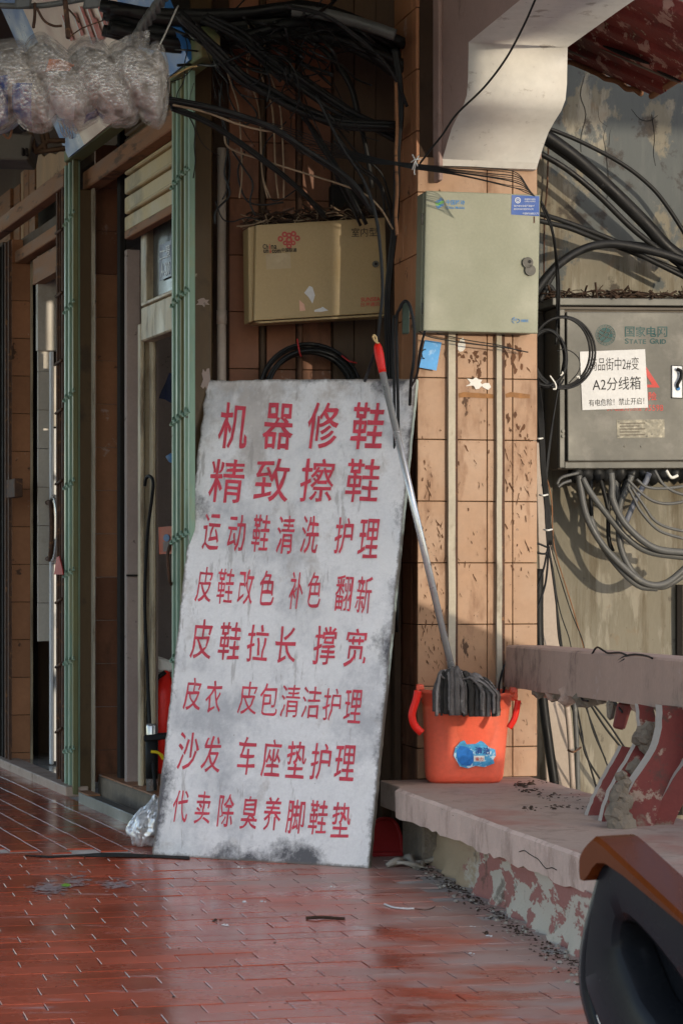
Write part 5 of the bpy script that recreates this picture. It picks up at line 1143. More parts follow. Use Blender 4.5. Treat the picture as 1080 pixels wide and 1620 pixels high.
dn = [([onb(893 - i, 560 + i * 20, 8.45), onb(880, 630, 8.42), onb(866, 720 + i * 10, 8.38), onb(862 + i, 800, 8.38), onb(866, 870, 8.4)], .003) for i in range(3)]
cabset('cable_drop', 'thin black wires slanting from the coil down to the cable bundle', dn, m_cable, None, 'wires')
for y in (783, 838, 706, 693): pass
tz = thing('cable_ties', 'white plastic ties round the cable bundle beside the steel power cabinet', 'cable ties', onb(864, 838, 8.36))
for x, y in ((859, 783), (866, 838), (853, 693)): tube('tie', [onb(x - 6, y, 8.33), onb(x, y + 1, 8.31), onb(x + 7, y - .5, 8.33)], .0032, m_ltie, tz)
sp_ = []
for q in (((866, 868), (858, 905), (839, 953), (822, 995), (800, 1045), (790, 1080), (789, 1100)), ((868, 868), (862, 925), (846, 970), (830, 1010), (806, 1060), (795, 1098)), ((866, 866), (848, 860), (846, 872), (862, 876), (868, 866))):
    sp_.append(([onb(x, y, 8.38 - max(0, (y - 868)) / 230 * .36) for x, y in q], .004))
cabset('loose_cable_ends', 'black cables slanting from the bundle down to the pillar end of the rail', sp_, m_cable, None, 'cables')
sp_ = []
for q in (((867, 862), (874, 910), (883, 980), (888, 1020), (893, 1060)), ((868, 865), (878, 930), (884, 1010), (895, 1045)), ((869, 870), (884, 960), (900, 1010), (905, 1040)), ((870, 862), (880, 895), (902, 965), (920, 1010), (927, 1040))):
    sp_.append(([onb(x, y, 8.6) for x, y in q], .0038 if q[1][0] < 880 else .0022))
cabset('loose_cable_ends', 'thin cables fanning over the beige wall down behind the rail', sp_, m_cable, None, 'cables')
cabset('thin_brown_wire', 'thin brown wire hanging free over the beige wall', [([onb(862, 745, 8.55), onb(872, 790, 8.55), onb(874, 840, 8.55), onb(880, 880, 8.55), onb(905, 960, 8.6), onb(926, 1035, 8.6)], .0022)], m_oldwood, None, 'wire')
def zl(x, y, d): return onb(860 + x / 4.909, 740 + y / 4.909, RB - d)
gl = [(((270, 60), (285, 160), (330, 370), (450, 590), (640, 790), (800, 900), (950, 895), (1120, 760)), .013, .26), (((520, 40), (530, 130), (535, 250), (620, 420), (760, 560), (900, 635), (1120, 660)), .0135, .3), (((300, 80), (360, 190), (480, 350), (640, 540), (820, 655), (1120, 700)), .012, .27),
      (((680, 60), (650, 150), (590, 300), (585, 560), (650, 750), (760, 880), (900, 925), (1000, 890), (1140, 790)), .0125, .24), (((360, 380), (450, 600), (600, 800), (740, 920), (880, 940)), .011, .24), (((560, 40), (560, 140), (580, 300), (600, 600)), .011, .2)]
cabset('grey_cable_loops', 'thick grey cables looping down from the bottom of the steel power cabinet', [([zl(x, y, d) for x, y in q], r_) for q, r_, d in gl], m_gcable, None, 'cables')
cabset('blue_grey_cable', 'straight blue-grey cable among the loops under the steel power cabinet', [([zl(815, 40, .25), zl(790, 110, .25), zl(720, 230, .25), zl(635, 425, .25)], .0115)], m_bcable, None, 'cable')
gl = [((650, 90), (760, 200), (860, 262), (980, 280), (1120, 255)), ((650, 140), (700, 240), (760, 350), (900, 490), (1120, 560)), ((680, 150), (780, 300), (850, 400), (950, 460), (1120, 500)), ((720, 90), (800, 150), (940, 160), (1120, 140)), ((860, 20), (920, 120), (1000, 180), (1120, 220))]
cabset('thin_grey_cables', 'thinner dark cables running off to the right under the steel power cabinet', [([zl(x, y, .3) for x, y in q], .0058) for q in gl], m_gcable, None, 'cables')
cabset('short_black_cables', 'short black cables hanging straight under the steel power cabinet', [([zl(x, y, .2) for x, y in q], .0085) for q in (((370, 60), (365, 200), (370, 400)), ((505, 200), (500, 400), (505, 560), (535, 650)), ((420, 20), (470, 200), (500, 330)), ((580, 60), (585, 300), (600, 560)), ((640, 80), (600, 200), (570, 340)))], m_cable, None, 'cables')
gd = thing('cable_glands', 'row of taped black cable glands under the steel power cabinet', 'cable glands', zl(500, 40, .2))
rr = random.Random(90)
for i, x in enumerate((250, 330, 420, 500, 590, 680, 760, 840, 930, 1010, 1090)):
    bm = bmesh.new(); bmesh.ops.create_icosphere(bm, subdivisions=2, radius=.032)
    for v in bm.verts: v.co = Vector((v.co.x * 1.0, v.co.y, v.co.z * 1.1)) * rr.uniform(.85, 1.15) + zl(x, 35 + rr.uniform(-14, 30), .2)
    frombm('gland', bm, m_cable, gd, True)
for q in (((110, 150), (150, 120), (210, 100)), ((100, 130), (140, 75), (270, 40)), ((950, 20), (990, 75), (1040, 60))): tube('tape_end', [zl(x, y, .27) for x, y in q], .006, m_ltie if q[0][0] > 900 else m_gcable, gd)
# below the rail, behind the balusters
def z10(x, y, d): return onb(780 + x / 3.6, 980 + y / 3.6, RB - d)
cabset('ground_cables', 'thin black cables slanting down behind the balusters under the rail', [([z10(x, y, .3) for x, y in q], r_) for q, r_ in ((((440, 470), (490, 640), (540, 800), (600, 1000)), .004), (((470, 470), (505, 650), (530, 780), (640, 960)), .004), (((525, 470), (570, 640), (640, 800)), .003), (((550, 480), (640, 620), (750, 760), (900, 980), (1000, 1120), (1060, 1210)), .0045), (((560, 470), (660, 600), (780, 780), (940, 1020), (1030, 1150)), .004), (((520, 480), (600, 700), (660, 860)), .003))], m_cable, None, 'cables')
wr = thing('wire_over_rail', 'thin black wires looped over the middle of the bench rail', 'wire', P(960, 1060, 7.6))
def rl_(x, y): t = (x - 800) / 295; return P(x, y, 8.30 + (6.90 - 8.30) * t)
for q in (((500, 400), (497, 440), (520, 330), (540, 255), (562, 200), (590, 160), (630, 180), (655, 192), (720, 190), (760, 205)), ((735, 530), (700, 480), (662, 430), (662, 340), (690, 260), (740, 215), (800, 200), (870, 208), (905, 222)), ((720, 510), (670, 440), (672, 350), (705, 262), (750, 225)), ((500, 440), (510, 460), (540, 466))):
    tube('strand', [rl_(780 + x / 3.6, 980 + y / 3.6) for x, y in q], .0032, m_cable, wr)

# ---------------------------------------------------------------- blue card
bc = thing('blue_card', 'scuffed sky blue card wired to the pillar under the pale green cabinet', 'card', cp(680, 560))
patch('card', [(672, 537.5), (698, 541.5), (690, 586), (663, 581)], lambda x, y: onb(x, y, PB0 - .012 - (y - 537) * .0002), m_bluecard, bc, NF * .001, .0015)
tube('wire_loop', [onb(673, 552, PB0 - .02), onb(667, 556, PB0 - .03), onb(668, 565, PB0 - .03), onb(671, 567, PB0 - .02)], .0018, m_black, bc)

# ---------------------------------------------------------------- red bucket
bcx = onz(733, 1236, SZ); 
bkt = thing('red_bucket', 'bright orange red plastic mop bucket with a blue label standing on the bench slab', 'bucket', bcx)
ex, ey = Vector((1, 0, 0)), Vector((0, 1, 0))
def rrect(hw, hd, z, r_=.6, n=40, tilt=0, tx=0, lip=0):
    out = []
    for i in range(n):
        a = 2 * math.pi * i / n; c, s = math.cos(a), math.sin(a); p_ = 2 / (4.2)
        x = hw * math.copysign(abs(c) ** p_, c); y = hd * math.copysign(abs(s) ** p_, s)
        zz = z + tilt * x
        if lip: zz -= lip * math.exp(-((x - .02) / .07) ** 2) * (1 if y < 0 else 0); y -= (lip * .9 * math.exp(-((x - .02) / .06) ** 2) if y < 0 else 0)
        out.append(bcx + Vector((x + tx, y, zz)))
    return out
K = 1.0
prof = [(.100, .078, .004), (.120, .096, .0), (.1305, .108, .012), (.134, .111, .03), (.1375, .114, .09), (.143, .118, .18), (.148, .122, .255), (.1485, .1225, .262), (.1515, .1245, .263), (.1535, .126, .300)]
rings = [rrect(hw, hd, z, tx=.0 + z * .03, lip=(.022 * max(0, (z - .19) / .11) if z > .19 else 0), tilt=(-.03 if z > .25 else 0)) for hw, hd, z in prof]
rim = [(.160, .132, .300), (.163, .135, .307), (.163, .135, .313), (.156, .128, .315), (.150, .122, .311), (.147, .119, .25), (.134, .108, .06), (.10, .08, .012)]
rings += [rrect(hw, hd, z, tx=z * .03, lip=.022 if z > .2 else 0, tilt=-.03 if z > .2 else 0) for hw, hd, z in rim]
loft('body', rings, m_bucket, bkt)
for sx in (-1, 1):
    p = bcx + Vector((sx * .160 + .009, -.02, .305 - .005 * sx)); 
    hexa('handle_lug', [p + Vector(v) for v in ((-.014, -.03, -.022), (.014, -.03, -.022), (.014, .03, -.022), (-.014, .03, -.022), (-.014, -.03, .024), (.014, -.03, .024), (.014, .03, .024), (-.014, .03, .024))], m_bucket, bkt, .008, 2)
hL = [bcx + Vector(v) for v in ((-.163, -.02, .318), (-.172, -.04, .29), (-.183, -.075, .24), (-.186, -.10, .20), (-.172, -.125, .165), (-.145, -.135, .145))]
hR = [bcx + Vector(v) for v in ((.178, -.02, .285), (.182, -.0, .25), (.178, .04, .20), (.165, .07, .16), (.150, .085, .14))]
hL = [P(x, y, 7.98) for x, y in ((661, 1093), (658, 1108), (652, 1127), (652, 1138), (657, 1150), (667, 1160))]
tube('handle', hL, .0085, m_redtip, bkt, flat=1.5); tube('handle', [P(x, y, 8.05) for x, y in ((819, 1108), (817, 1122), (813, 1138), (805, 1152))], .0075, m_redtip, bkt, flat=1.4)
m_bk_lab = M('torn_blue_label', (.05, .28, .50), .4, var=.35, vs=50, bump=0, patches=(dict(col=(.55, .66, .7), scale=40, thr=.55, soft=.05, amt=.8), dict(col=(.02, .10, .35), scale=22, thr=.6, soft=.05)))
def cb_(x, y):
    # the bucket's front: a shallow curved face
    hw = .143; X = (onpl(x, y, bcx + Vector((0, -.12, 0)), (0, 1, 0)) - bcx).x - .006; yy = -.1185 * (max(0, 1 - min(1, abs(X) / hw) ** 4.2)) ** (1 / 4.2) - .0022
    return onpl(x, y, bcx + Vector((0, yy, 0)), (0, 1, 0))
def grid_patch(name, pts, caster, m, parent, n=9):
    """a fan of a closed outline with inner rings so it can follow a curved face"""
    cx_ = sum(p[0] for p in pts) / len(pts); cy_ = sum(p[1] for p in pts) / len(pts); V = [caster(cx_, cy_)]; Fc = []; k = len(pts)
    for r_ in range(1, n + 1):
        for p in pts: V.append(caster(cx_ + (p[0] - cx_) * r_ / n, cy_ + (p[1] - cy_) * r_ / n))
    for i in range(k): Fc.append((0, 1 + i, 1 + (i + 1) % k))
    for r_ in range(n - 1):
        for i in range(k): a = 1 + r_ * k + i; b = 1 + r_ * k + (i + 1) % k; Fc.append((a, a + k, b + k, b))
    return mesh(name, V, Fc, m, parent)
grid_patch('label', [(717, 1196), (720, 1183), (728, 1174), (738, 1170), (752, 1168), (764, 1174), (774, 1183), (783, 1186), (784, 1196), (780, 1202), (782, 1208), (774, 1211), (766, 1214), (752, 1212), (740, 1216), (727, 1213), (722, 1204)], cb_, m_bk_lab, bkt)
fr_ = lambda x, y: cb_(x, y) + Vector((0, -.001, 0))
grid_patch('label_figure', [(722, 1188), (728, 1180), (738, 1182), (748, 1190), (749, 1204), (744, 1212), (730, 1211), (723, 1203)], fr_, M('mid_blue_print', (.01, .14, .45), .4, var=.4, vs=60, bump=0), bkt, 4)
grid_patch('label_panel', [(749, 1196), (766, 1196), (766, 1205), (749, 1205)], fr_, m_paper, bkt, 2)
lay('label_lettering', [('清洁', (751, 1182, 775, 1193, 0, 1), .02)], fr_, M('dark_blue_print', (.01, .03, .2), .5, var=.1), bkt, Vector((0, -.001, 0)))
lay('label_lettering', [('省力', (751.5, 1198, 764, 1204), .02)], fr_, m_redprint, bkt, Vector((0, -.0015, 0)))

# ---------------------------------------------------------------- mop
mp = thing('mop', 'string mop with a steel handle and red grip, head down in the red bucket', 'mop', bcx + Vector((0, 0, .25)))
m0, m1, m2 = P(716, 1066, 8.10), P(604.5, 587, 8.16), P(596, 541, 8.18)
tube('handle', [m0, m1], .0118, m_chrome, mp, n=1, sides=14)
tube('red_grip', [m1 + (m0 - m1) * .005, m1 + (m2 - m1) * .5, m2 + (m1 - m2) * .05], .0165, m_redtip, mp, n=4, sides=12, rf=lambda t: 1 - .32 * abs(t - .55) * 1.2 - (.3 if t > .96 else 0))
tube('hanging_eye', [P(599, 543, 8.17), P(594, 540, 8.17), P(590, 533, 8.17), P(592, 530, 8.17), P(595, 534, 8.17), P(596, 541, 8.17)], .0035, M('pale_yellow_plastic', (.6, .42, .2), .5, var=.1), mp, closed=False)
rr = random.Random(40)
hub = m0 + Vector((-.002, 0, -.0))
def strand(x0, x1, y1, yb, Yc, wdt, thick, top):
    # a cloth strip that rises from the hub, folds over and drops into the bucket
    pts = []
    hx, hy = 714, 1078
    for t in [i / 12 for i in range(13)]:
        x = x0 + (x1 - x0) * (t ** .6); y = top + (yb - top) * max(0, (t - .25) / .75) ** 1.5 + max(0, .25 - t) * 60
        pts.append(P(x, y, Yc - math.sin(t * math.pi) * .03))
    V = []; Fc = []; n = len(pts); side0 = None; kk = 8
    V, Fc = tubedata(pts, thick, 8, False, wdt / thick); return V, Fc
strips = [(712, 690, 1075, 1118, 8.06, .016, 1066), (713, 697, 1072, 1120, 8.02, .017, 1066), (716, 705, 1070, 1122, 7.99, .016, 1064), (718, 715, 1066, 1124, 7.97, .018, 1060), (720, 724, 1062, 1124, 7.965, .017, 1060), (722, 736, 1068, 1124, 8.0, .015, 1068),
          (724, 745, 1068, 1126, 7.97, .016, 1067), (726, 754, 1070, 1126, 7.99, .014, 1070), (730, 763, 1073, 1126, 7.975, .014, 1072), (735, 772, 1076, 1126, 7.99, .013, 1074), (740, 781, 1078, 1126, 8.0, .012, 1076), (742, 787, 1082, 1124, 8.05, .012, 1080), (715, 688, 1085, 1118, 8.1, .014, 1074), (728, 768, 1080, 1124, 8.1, .02, 1072), (716, 730, 1070, 1124, 8.1, .025, 1066)]
for i in range(34):
    xx = rr.uniform(688, 788); strips.append((712 + (xx - 735) * .2, xx, 0, rr.uniform(1114, 1126), rr.uniform(7.955, 8.04), rr.uniform(.005, .009), 1060 + abs(xx - 722) ** 1.3 * .08 + rr.uniform(-1, 5)))
m_mop2 = M('pale_mop_cloth', (.22, .20, .185), .95, var=.4, vs=18, bump=.8, bs=160, bd=.006); m_mop3 = M('dark_mop_cloth', (.05, .045, .04), .95, var=.4, vs=18, bump=.8, bs=160, bd=.006)
for si, (x0, x1, y1, yb, Yc, wd, top) in enumerate(strips):
    pts = []
    for t in [i / 12 for i in range(13)]:
        x = x0 + (x1 - x0) * min(1, (t * 1.5)) ** .75 + rr.uniform(-.5, .5)
        y = (top + 4 - 6 * math.sin(min(1, t / .45) * math.pi * .5)) + (yb + 10 - top) * max(0, (t - .35) / .65) ** 1.25
        pts.append(P(x, y, Yc + .055 + .04 * max(0, .4 - t)))
    q = catmull(pts, 3); ph = rr.uniform(0, 6)
    V, Fc = tubedata(q, wd * .62, 12, False, 1, True, rf=lambda t: (.55 + .45 * min(1, t * 2.4)) * (1 + .06 * math.sin(t * 9 + ph)))
    # flute the strip
    for i in range(len(q)):
        for j in range(12):
            k_ = i * 12 + j; V[k_] = q[i] + (V[k_] - q[i]) * (1 + (.22 if j % 3 == 0 else -.12)) + Vector((rr.uniform(-.0006, .0006), 0, 0))
    mesh('cloth_strip', V, Fc, (m_mop, m_mop2, m_mop3, m_mop)[si % 4], mp, True)
loft('hub', [[P(x, y, 8.12 + dy) for x, y, dy in [(cx_ + math.cos(a) * r_, yy, math.sin(a) * r_ * .002) for a in [2 * math.pi * i / 12 for i in range(12)]]] for cx_, yy, r_ in ((714, 1066, 6), (717, 1076, 16), (727, 1090, 34), (735, 1118, 40))], m_mop, mp)

# ---------------------------------------------------------------- things on the floor
bg_ = thing('plastic_bag', 'crumpled clear plastic bag on the floor at the left foot of the leaning board', 'bag', onz(225, 1350))
bm = bmesh.new(); bmesh.ops.create_icosphere(bm, subdivisions=5, radius=1)
from mathutils import noise as mn
cb0 = onz(228, 1344, 0) + Vector((0, .04, .075))
for v in bm.verts:
    d = v.co.copy(); zt = max(0, d.z)
    q = Vector((d.x * .062 * (1 - .55 * zt) + .035 * zt, d.y * .055 * (1 - .5 * zt), d.z * (.10 if d.z > 0 else .072)))
    f = 1 + .28 * mn.noise(d * 2.3) + .14 * (1 - abs(mn.noise(d * 5.5)) * 3) * .5 + .03 * mn.noise(d * 14); v.co = q * f + cb0
    v.co.z = max(TZ + .001, v.co.z)
frombm('bag', bm, m_bag, bg_, True)
bm = bmesh.new(); bmesh.ops.create_icosphere(bm, subdivisions=3, radius=1)
for v in bm.verts: v.co = Vector((v.co.x * .038, v.co.y * .03, v.co.z * .045)) * (1 + .5 * mn.noise(v.co * 2)) + cb0 + Vector((.01, 0, -.012))
frombm('contents', bm, m_ltie, bg_, True)
dp = thing('red_dustpan', 'dull red plastic dustpan in the dark gap behind the right edge of the board', 'dustpan', onz(610, 1356))
dpz = [(583, 1312), (600, 1296), (622, 1298), (633, 1320), (637, 1356), (585, 1358)]
def dpc(x, y): return P(x, y, 8.30 + (1357 - y) * .0018)
V = [dpc(*p) for p in dpz]; patch('pan', dpz, dpc, m_redpan, dp, Vector((0, -.001, 0)), .006)
tube('rim', [dpc(*p) + Vector((0, -.01, 0)) for p in ((584, 1352), (610, 1352), (637, 1352))], .011, m_redpan, dp, n=1, sides=6); tube('rim', [dpc(*p) + Vector((0, -.01, 0)) for p in ((586, 1310), (600, 1296), (622, 1298), (633, 1320), (637, 1354))], .006, m_redpan, dp, n=3, sides=6)
rg = thing('twisted_rag', 'twisted grey white rag and splintered strip lying beside the foot of the bench', 'rag', onz(650, 1368))
def fz(x, y, z): return onz(x, y, TZ) + Vector((0, 0, z))
for q, r_ in ((((612, 1371), (630, 1369), (646, 1364), (660, 1367), (690, 1366)), .012), (((640, 1362), (648, 1366), (656, 1370), (668, 1367)), .014), (((648, 1366), (652, 1361), (655, 1366), (668, 1369)), .010), (((610, 1368), (640, 1371), (672, 1370)), .008)):
    tube('strip', [fz(x, y + 3, r_ * .8 + .012 * math.sin(i * 2)) for i, (x, y) in enumerate(q)], r_, m_rag, rg, sides=7, rf=lambda t: .6 + .5 * abs(math.sin(t * 7)))
# litter along the bench wall and on the slab
lt = thing('gritty_dirt', 'line of gritty brown dirt along the foot of the bench wall', 'dirt', onz(800, 1440)); lt['kind'] = 'stuff'
V, Fc = [], []; rr = random.Random(50)
def chip(c, s):
    n0 = len(V); m_ = rr.randint(4, 6); h = s * rr.uniform(.2, .7)
    ps = [(math.cos(2 * math.pi * k / m_ + rr.uniform(-.3, .3)) * s * rr.uniform(.5, 1.3), math.sin(2 * math.pi * k / m_) * s * rr.uniform(.5, 1.3)) for k in range(m_)]
    for x, y in ps: V.append(c + Vector((x, y, 0)))
    for x, y in ps: V.append(c + Vector((x * .6, y * .6, h * rr.uniform(.6, 1.3))))
    Fc.append(tuple(n0 + m_ + k for k in range(m_)))
    for k in range(m_): Fc.append((n0 + k, n0 + (k + 1) % m_, n0 + m_ + (k + 1) % m_, n0 + m_ + k))
for i in range(800):
    t = rr.uniform(-.05, 1.25); p = pA + dw * t + AB(-1, 0) * abs(rr.gauss(0, .035)) + AB(-.035, 0); chip(Vector((p.x, p.y, TZ - .001)), rr.choice((.002, .003, .004, .006)))
mesh('grit', V, Fc, m_leaf, lt)
V, Fc = [], []
for i in range(90):
    t = rr.uniform(-.05, 1.2); p = pA + dw * t + AB(-1, 0) * (abs(rr.gauss(0, .05)) + .03); chip(Vector((p.x, p.y, TZ)), rr.choice((.006, .009)))
mesh('plaster_crumbs', V, Fc, m_rag, lt)
lf = thing('dry_debris', 'dry dark leaves and crumbs scattered on the bench slab right of the red bucket', 'debris', onz(860, 1270, SZ)); lf['kind'] = 'stuff'
V, Fc = [], []
for (cx_, cy_, sx, sy, n, s) in ((825, 1243, 10, 4, 40, .014), (838, 1252, 12, 4, 26, .010), (870, 1262, 18, 5, 34, .008), (835, 1280, 12, 3, 26, .009), (880, 1277, 14, 3, 22, .008), (760, 1282, 60, 14, 12, .003), (905, 1262, 18, 8, 20, .005), (845, 1238, 16, 3, 26, .008), (925, 1281, 8, 3, 12, .008)):
    for i in range(n): p = onz(rr.gauss(cx_, sx * .7), rr.gauss(cy_, sy * .6), SZ); chip(p, s * rr.uniform(.15, .9))
mesh('leaf', V, Fc, m_leaf, lf)
fl = thing('floor_litter', 'small white and brown scraps scattered over the red floor tiles', 'litter', onz(400, 1420)); fl['kind'] = 'stuff'
V, Fc = [], []
for x, y, s in ((386, 1428, .005), (415, 1427, .006), (354, 1464, .007), (378, 1373, .005), (412, 1375, .005), (524, 1404, .006), (746, 1466, .005), (772, 1481, .006), (744, 1509, .004)): chip(onz(x, y, TZ), s * 1.3); chip(onz(x + 5, y + 1, TZ), s * .8)
mesh('white_scrap', V, Fc, m_paper, fl); V, Fc = [], []
for i in range(60): chip(onz(rr.uniform(20, 900), rr.uniform(1375, 1600), TZ), rr.uniform(.0012, .0035))
for x, y, n, s in ((131, 1221, 6, .012), (343, 1457, 4, .006), (705, 1402, 5, .006), (768, 1477, 8, .005), (276, 1579, 3, .004), (438, 1493, 2, .004)):
    for i in range(n): chip(onz(x + rr.uniform(-7, 7), y + rr.uniform(-2, 2), TZ), s)
mesh('brown_scrap', V, Fc, m_leaf, fl)
tk = thing('brown_twig', 'flat brown twig lying on the floor tiles below the leaning board', 'twig', onz(512, 1453)); tube('stem', [onz(484, 1453, TZ + .003), onz(500, 1452, TZ + .006), onz(515, 1452, TZ + .004), onz(545, 1454, TZ + .003)], .0045, m_leaf, tk, sides=5)
wc = thing('white_cord', 'short bent white cord on the floor tiles left of the bench', 'cord', onz(640, 1436)); tube('cord', [onz(608, 1431, TZ + .003), onz(622, 1436, TZ + .003), onz(640, 1438, TZ + .003), onz(655, 1438, TZ + .003)], .0032, m_paper, wc, sides=6)
tube('bare_end', [onz(655, 1438, TZ + .002), onz(672, 1440, TZ + .002), onz(684, 1437, TZ + .002), onz(688, 1434, TZ + .002)], .0014, m_rust, wc, sides=5)
gl_ = thing('green_leaf', 'small fresh green leaf on the chalky smear left of the board', 'leaf', onz(104, 1401)); patch('blade', [(97, 1401), (102, 1398.5), (110, 1399.5), (112, 1401), (107, 1403), (100, 1402.5)], lambda x, y: onz(x, y, TZ + .004), M('fresh_green', (.2, .45, .05), .5, var=.1), gl_, Vector((0, 0, .001)), .001)
# chalky smear trodden over the tiles
m_smear = M('dried_plaster_smear', (.34, .26, .25), .6, var=.3, vs=30)
sm = thing('plaster_smear', 'pale dried plaster smears on the red tiles left of the board', 'smear', onz(100, 1395)); sm['kind'] = 'stuff'
V, Fc = [], []
for i in range(330):
    g_ = rr.random(); cx_, cy_, sx, sy = (78, 1405, 26, 9) if g_ < .5 else ((118, 1395, 22, 11) if g_ < .72 else (188, 1400, 24, 7))
    x, y = rr.gauss(cx_, sx * .55), rr.gauss(cy_, sy * .55); l = rr.uniform(2, 9); n0 = len(V); h = rr.uniform(.25, .8); sl_ = rr.uniform(-.35, .0)
    for dx, dy in ((-l, -l * sl_ * -1 * .3), (0, -h), (l, l * sl_ * .5), (0, h)): V.append(onz(x + dx, y + dy, TZ + .0012 + i * 2e-6))
    Fc.append((n0, n0 + 1, n0 + 2, n0 + 3))
mesh('smear', V, Fc, m_smear, sm)

# ---------------------------------------------------------------- armchair in the near right corner
AX = .43
ch = thing('armchair', 'black shelled armchair with a glossy brown wooden armrest in the bottom right corner', 'armchair', (AX + .28, 3.5, 0))
CD = Vector((.45, -.893, 0)); CN = Vector((.893, .45, 0)); C0 = Vector((AX, 4.0, 0))
cA = lambda x, y: onpl(x, y, C0, CN)
def yz(x, y): p = cA(x, y); return ((p - C0).dot(CD), p.z)
sB = yz(1110, 1475)[0]
outer = [yz(*p) for p in ((946, 1367), (962, 1361), (985, 1374), (1040, 1414), (1110, 1475))] + [(sB + .12, .38), (sB + .17, .32), (sB + .18, .24), (sB + .15, .12), (sB + .1, .05), (sB, .03), (.25, .03), (.1, .05)] + [yz(*p) for p in ((975, 1700), (950, 1640), (928, 1585), (919, 1550), (922, 1500), (930, 1450), (938, 1400))]
inner = [yz(*p) for p in ((981, 1462), (988, 1463), (1000, 1470), (1030, 1505), (1100, 1600))] + [(sB + .06, .27), (sB + .09, .24), (sB + .08, .2), (sB + .04, .15), (sB, .13), (sB - .04, .13), (.25, .16), (.2, .2)] + [yz(*p) for p in ((1035, 1625), (1005, 1580), (990, 1545), (980, 1520), (973, 1500), (972, 1480), (975, 1466))]
n = len(outer); assert len(inner) == n
def resamp(poly):
    pts = [Vector((a, b, 0)) for a, b in poly]; q = []
    k = len(pts)
    for i in range(k):
        p0, p1, p2, p3 = pts[(i - 1) % k], pts[i], pts[(i + 1) % k], pts[(i + 2) % k]
        for j in range(4):
            t = j / 4; q.append(.5 * ((2 * p1) + (p2 - p0) * t + (2 * p0 - 5 * p1 + 4 * p2 - p3) * t * t + (3 * p1 - p0 - 3 * p2 + p3) * t ** 3))
    return q
def cw_(s_, d_, z_): return C0 + CD * s_ + CN * d_ + Vector((0, 0, z_))
O_, I_ = resamp(outer), resamp(inner); k = len(O_)
def off(lst, x): return [cw_(p.x, x - AX, p.y) for p in lst]
mixp = lambda a, b, t: [p.lerp(q, t) for p, q in zip(a, b)]
rings = [off(O_, AX + .075), off(O_, AX + .018), off(mixp(O_, I_, .05), AX + .004), off(mixp(O_, I_, .12), AX), off(mixp(O_, I_, .5), AX + .002), off(mixp(O_, I_, .82), AX + .004), off(mixp(O_, I_, .95), AX + .012), off(I_, AX + .03), off(I_, AX + .075)]
loft('side_shell', rings, m_leather, ch, True, False, False)
tube('shell_trim', [cw_(p.x, .012, p.y) for p, q in zip(O_, I_)], .0055, m_edge, ch, closed=True, sides=8)
def cbox(name, s0, s1, d0, d1, z0, z1, m, bev): hexa(name, [cw_(s0, d0, z0), cw_(s1, d0, z0), cw_(s1, d1, z0), cw_(s0, d1, z0), cw_(s0, d0, z1), cw_(s1, d0, z1), cw_(s1, d1, z1), cw_(s0, d1, z1)], m, ch, bev, 3)
cbox('inner_panel', .02, sB + .1, .08, .10, .02, .42, m_leather, .01)
tube('back_cushion_edge', [cA(p[0] + 3, p[1]) + CN * .032 for p in ((946, 1385), (934, 1430), (921, 1480), (915, 1520), (915, 1560), (922, 1595), (936, 1640))], .030, m_leather, ch, sides=12)
rings = []
for px, yt, yb in ((930, 1357, 1380), (931.5, 1348, 1391), (937, 1338, 1393), (944, 1329, 1384), (951, 1323, 1372), (958, 1326, 1365), (970, 1336, 1365), (1000, 1364, 1385), (1040, 1401, 1418), (1080, 1438, 1451), (1160, 1512, 1518)):
    a, b = cA(px, yt), cA(px, yb); f = -.018
    rings.append([b + CN * f, a + CN * f - Vector((0, 0, .006)), a + CN * (f + .008), a + CN * .062, a + CN * .072 - Vector((0, 0, .008)), b + CN * .072])
loft('armrest', rings, m_lacquer, ch, False)
o = ch.children[-1]; md = o.modifiers.new('bev', 'BEVEL'); md.width = .005; md.segments = 3; md.limit_method = 'ANGLE'; md.angle_limit = R(28)
cbox('seat', .12, sB, .11, .60, .26, .38, m_leather, .03); cbox('backrest', sB + .02, sB + .18, .11, .60, .3, .62, m_leather, .03)
for s_ in (.15, sB):
    for d_ in (.05, .58): tube('leg', [cw_(s_, d_, 0), cw_(s_, d_, .1)], .018, m_black, ch, n=1)

# ---------------------------------------------------------------- the wrapped roll
wr_ = thing('bubble_wrapped_roll', 'long roll wound in twisted sparkling bubble film, hung across the upper left corner', 'wrapped roll', P(120, 130, 7.2))
WY = 7.2; pxm = WY / F
def wrapsurf(s, a, shrink=0):
    # s 0..1 along the roll from left to right, a the angle
    cxp = -70 + 338 * s; cyp = 133 + 4 * math.sin(s * 6) ; r0 = 62
    top = {0: 70, .2: 60, .27: 78, .36: 88, .5: 72, .62: 60, .75: 64, .88: 72, 1: 30}
    ph = s * 5.2 + .38 * math.sin(a) - .1; fr2 = ph - math.floor(ph)
    bul = max(0, math.sin(math.pi * fr2)) ** .5
    r_ = (r0 - 9) + 19 * bul
    if s > .94: r_ *= math.sqrt(max(0, 1 - ((s - .94) / .06) ** 2)) * .98 + .02
    d = Vector((math.cos(a), math.sin(a), s * 9)); r_ += 5 * mn.noise(d * 1.6) + 1.6 * mn.noise(Vector((d.x * 2.5 + s * 30, d.y * 2.5, s * 16))) + .5 * mn.noise(Vector((d.x * 14, d.y * 14, s * 60)))
    if math.sin(a) > 0: r_ *= 1 + .20 * math.exp(-((s - .36) / .09) ** 2) * math.sin(a) + .0
    r_ -= shrink
    yy = -math.sin(a) * r_; 
    return P(cxp, cyp + yy, WY) + Vector((0, -math.cos(a) * r_ * pxm, 0))
def wrap(name, m, shrink, ns, na, parent):
    rings = [[wrapsurf(i / ns, 2 * math.pi * j / na, shrink) for j in range(na)] for i in range(ns + 1)]
    return loft(name, rings, m, parent, True, True, True)
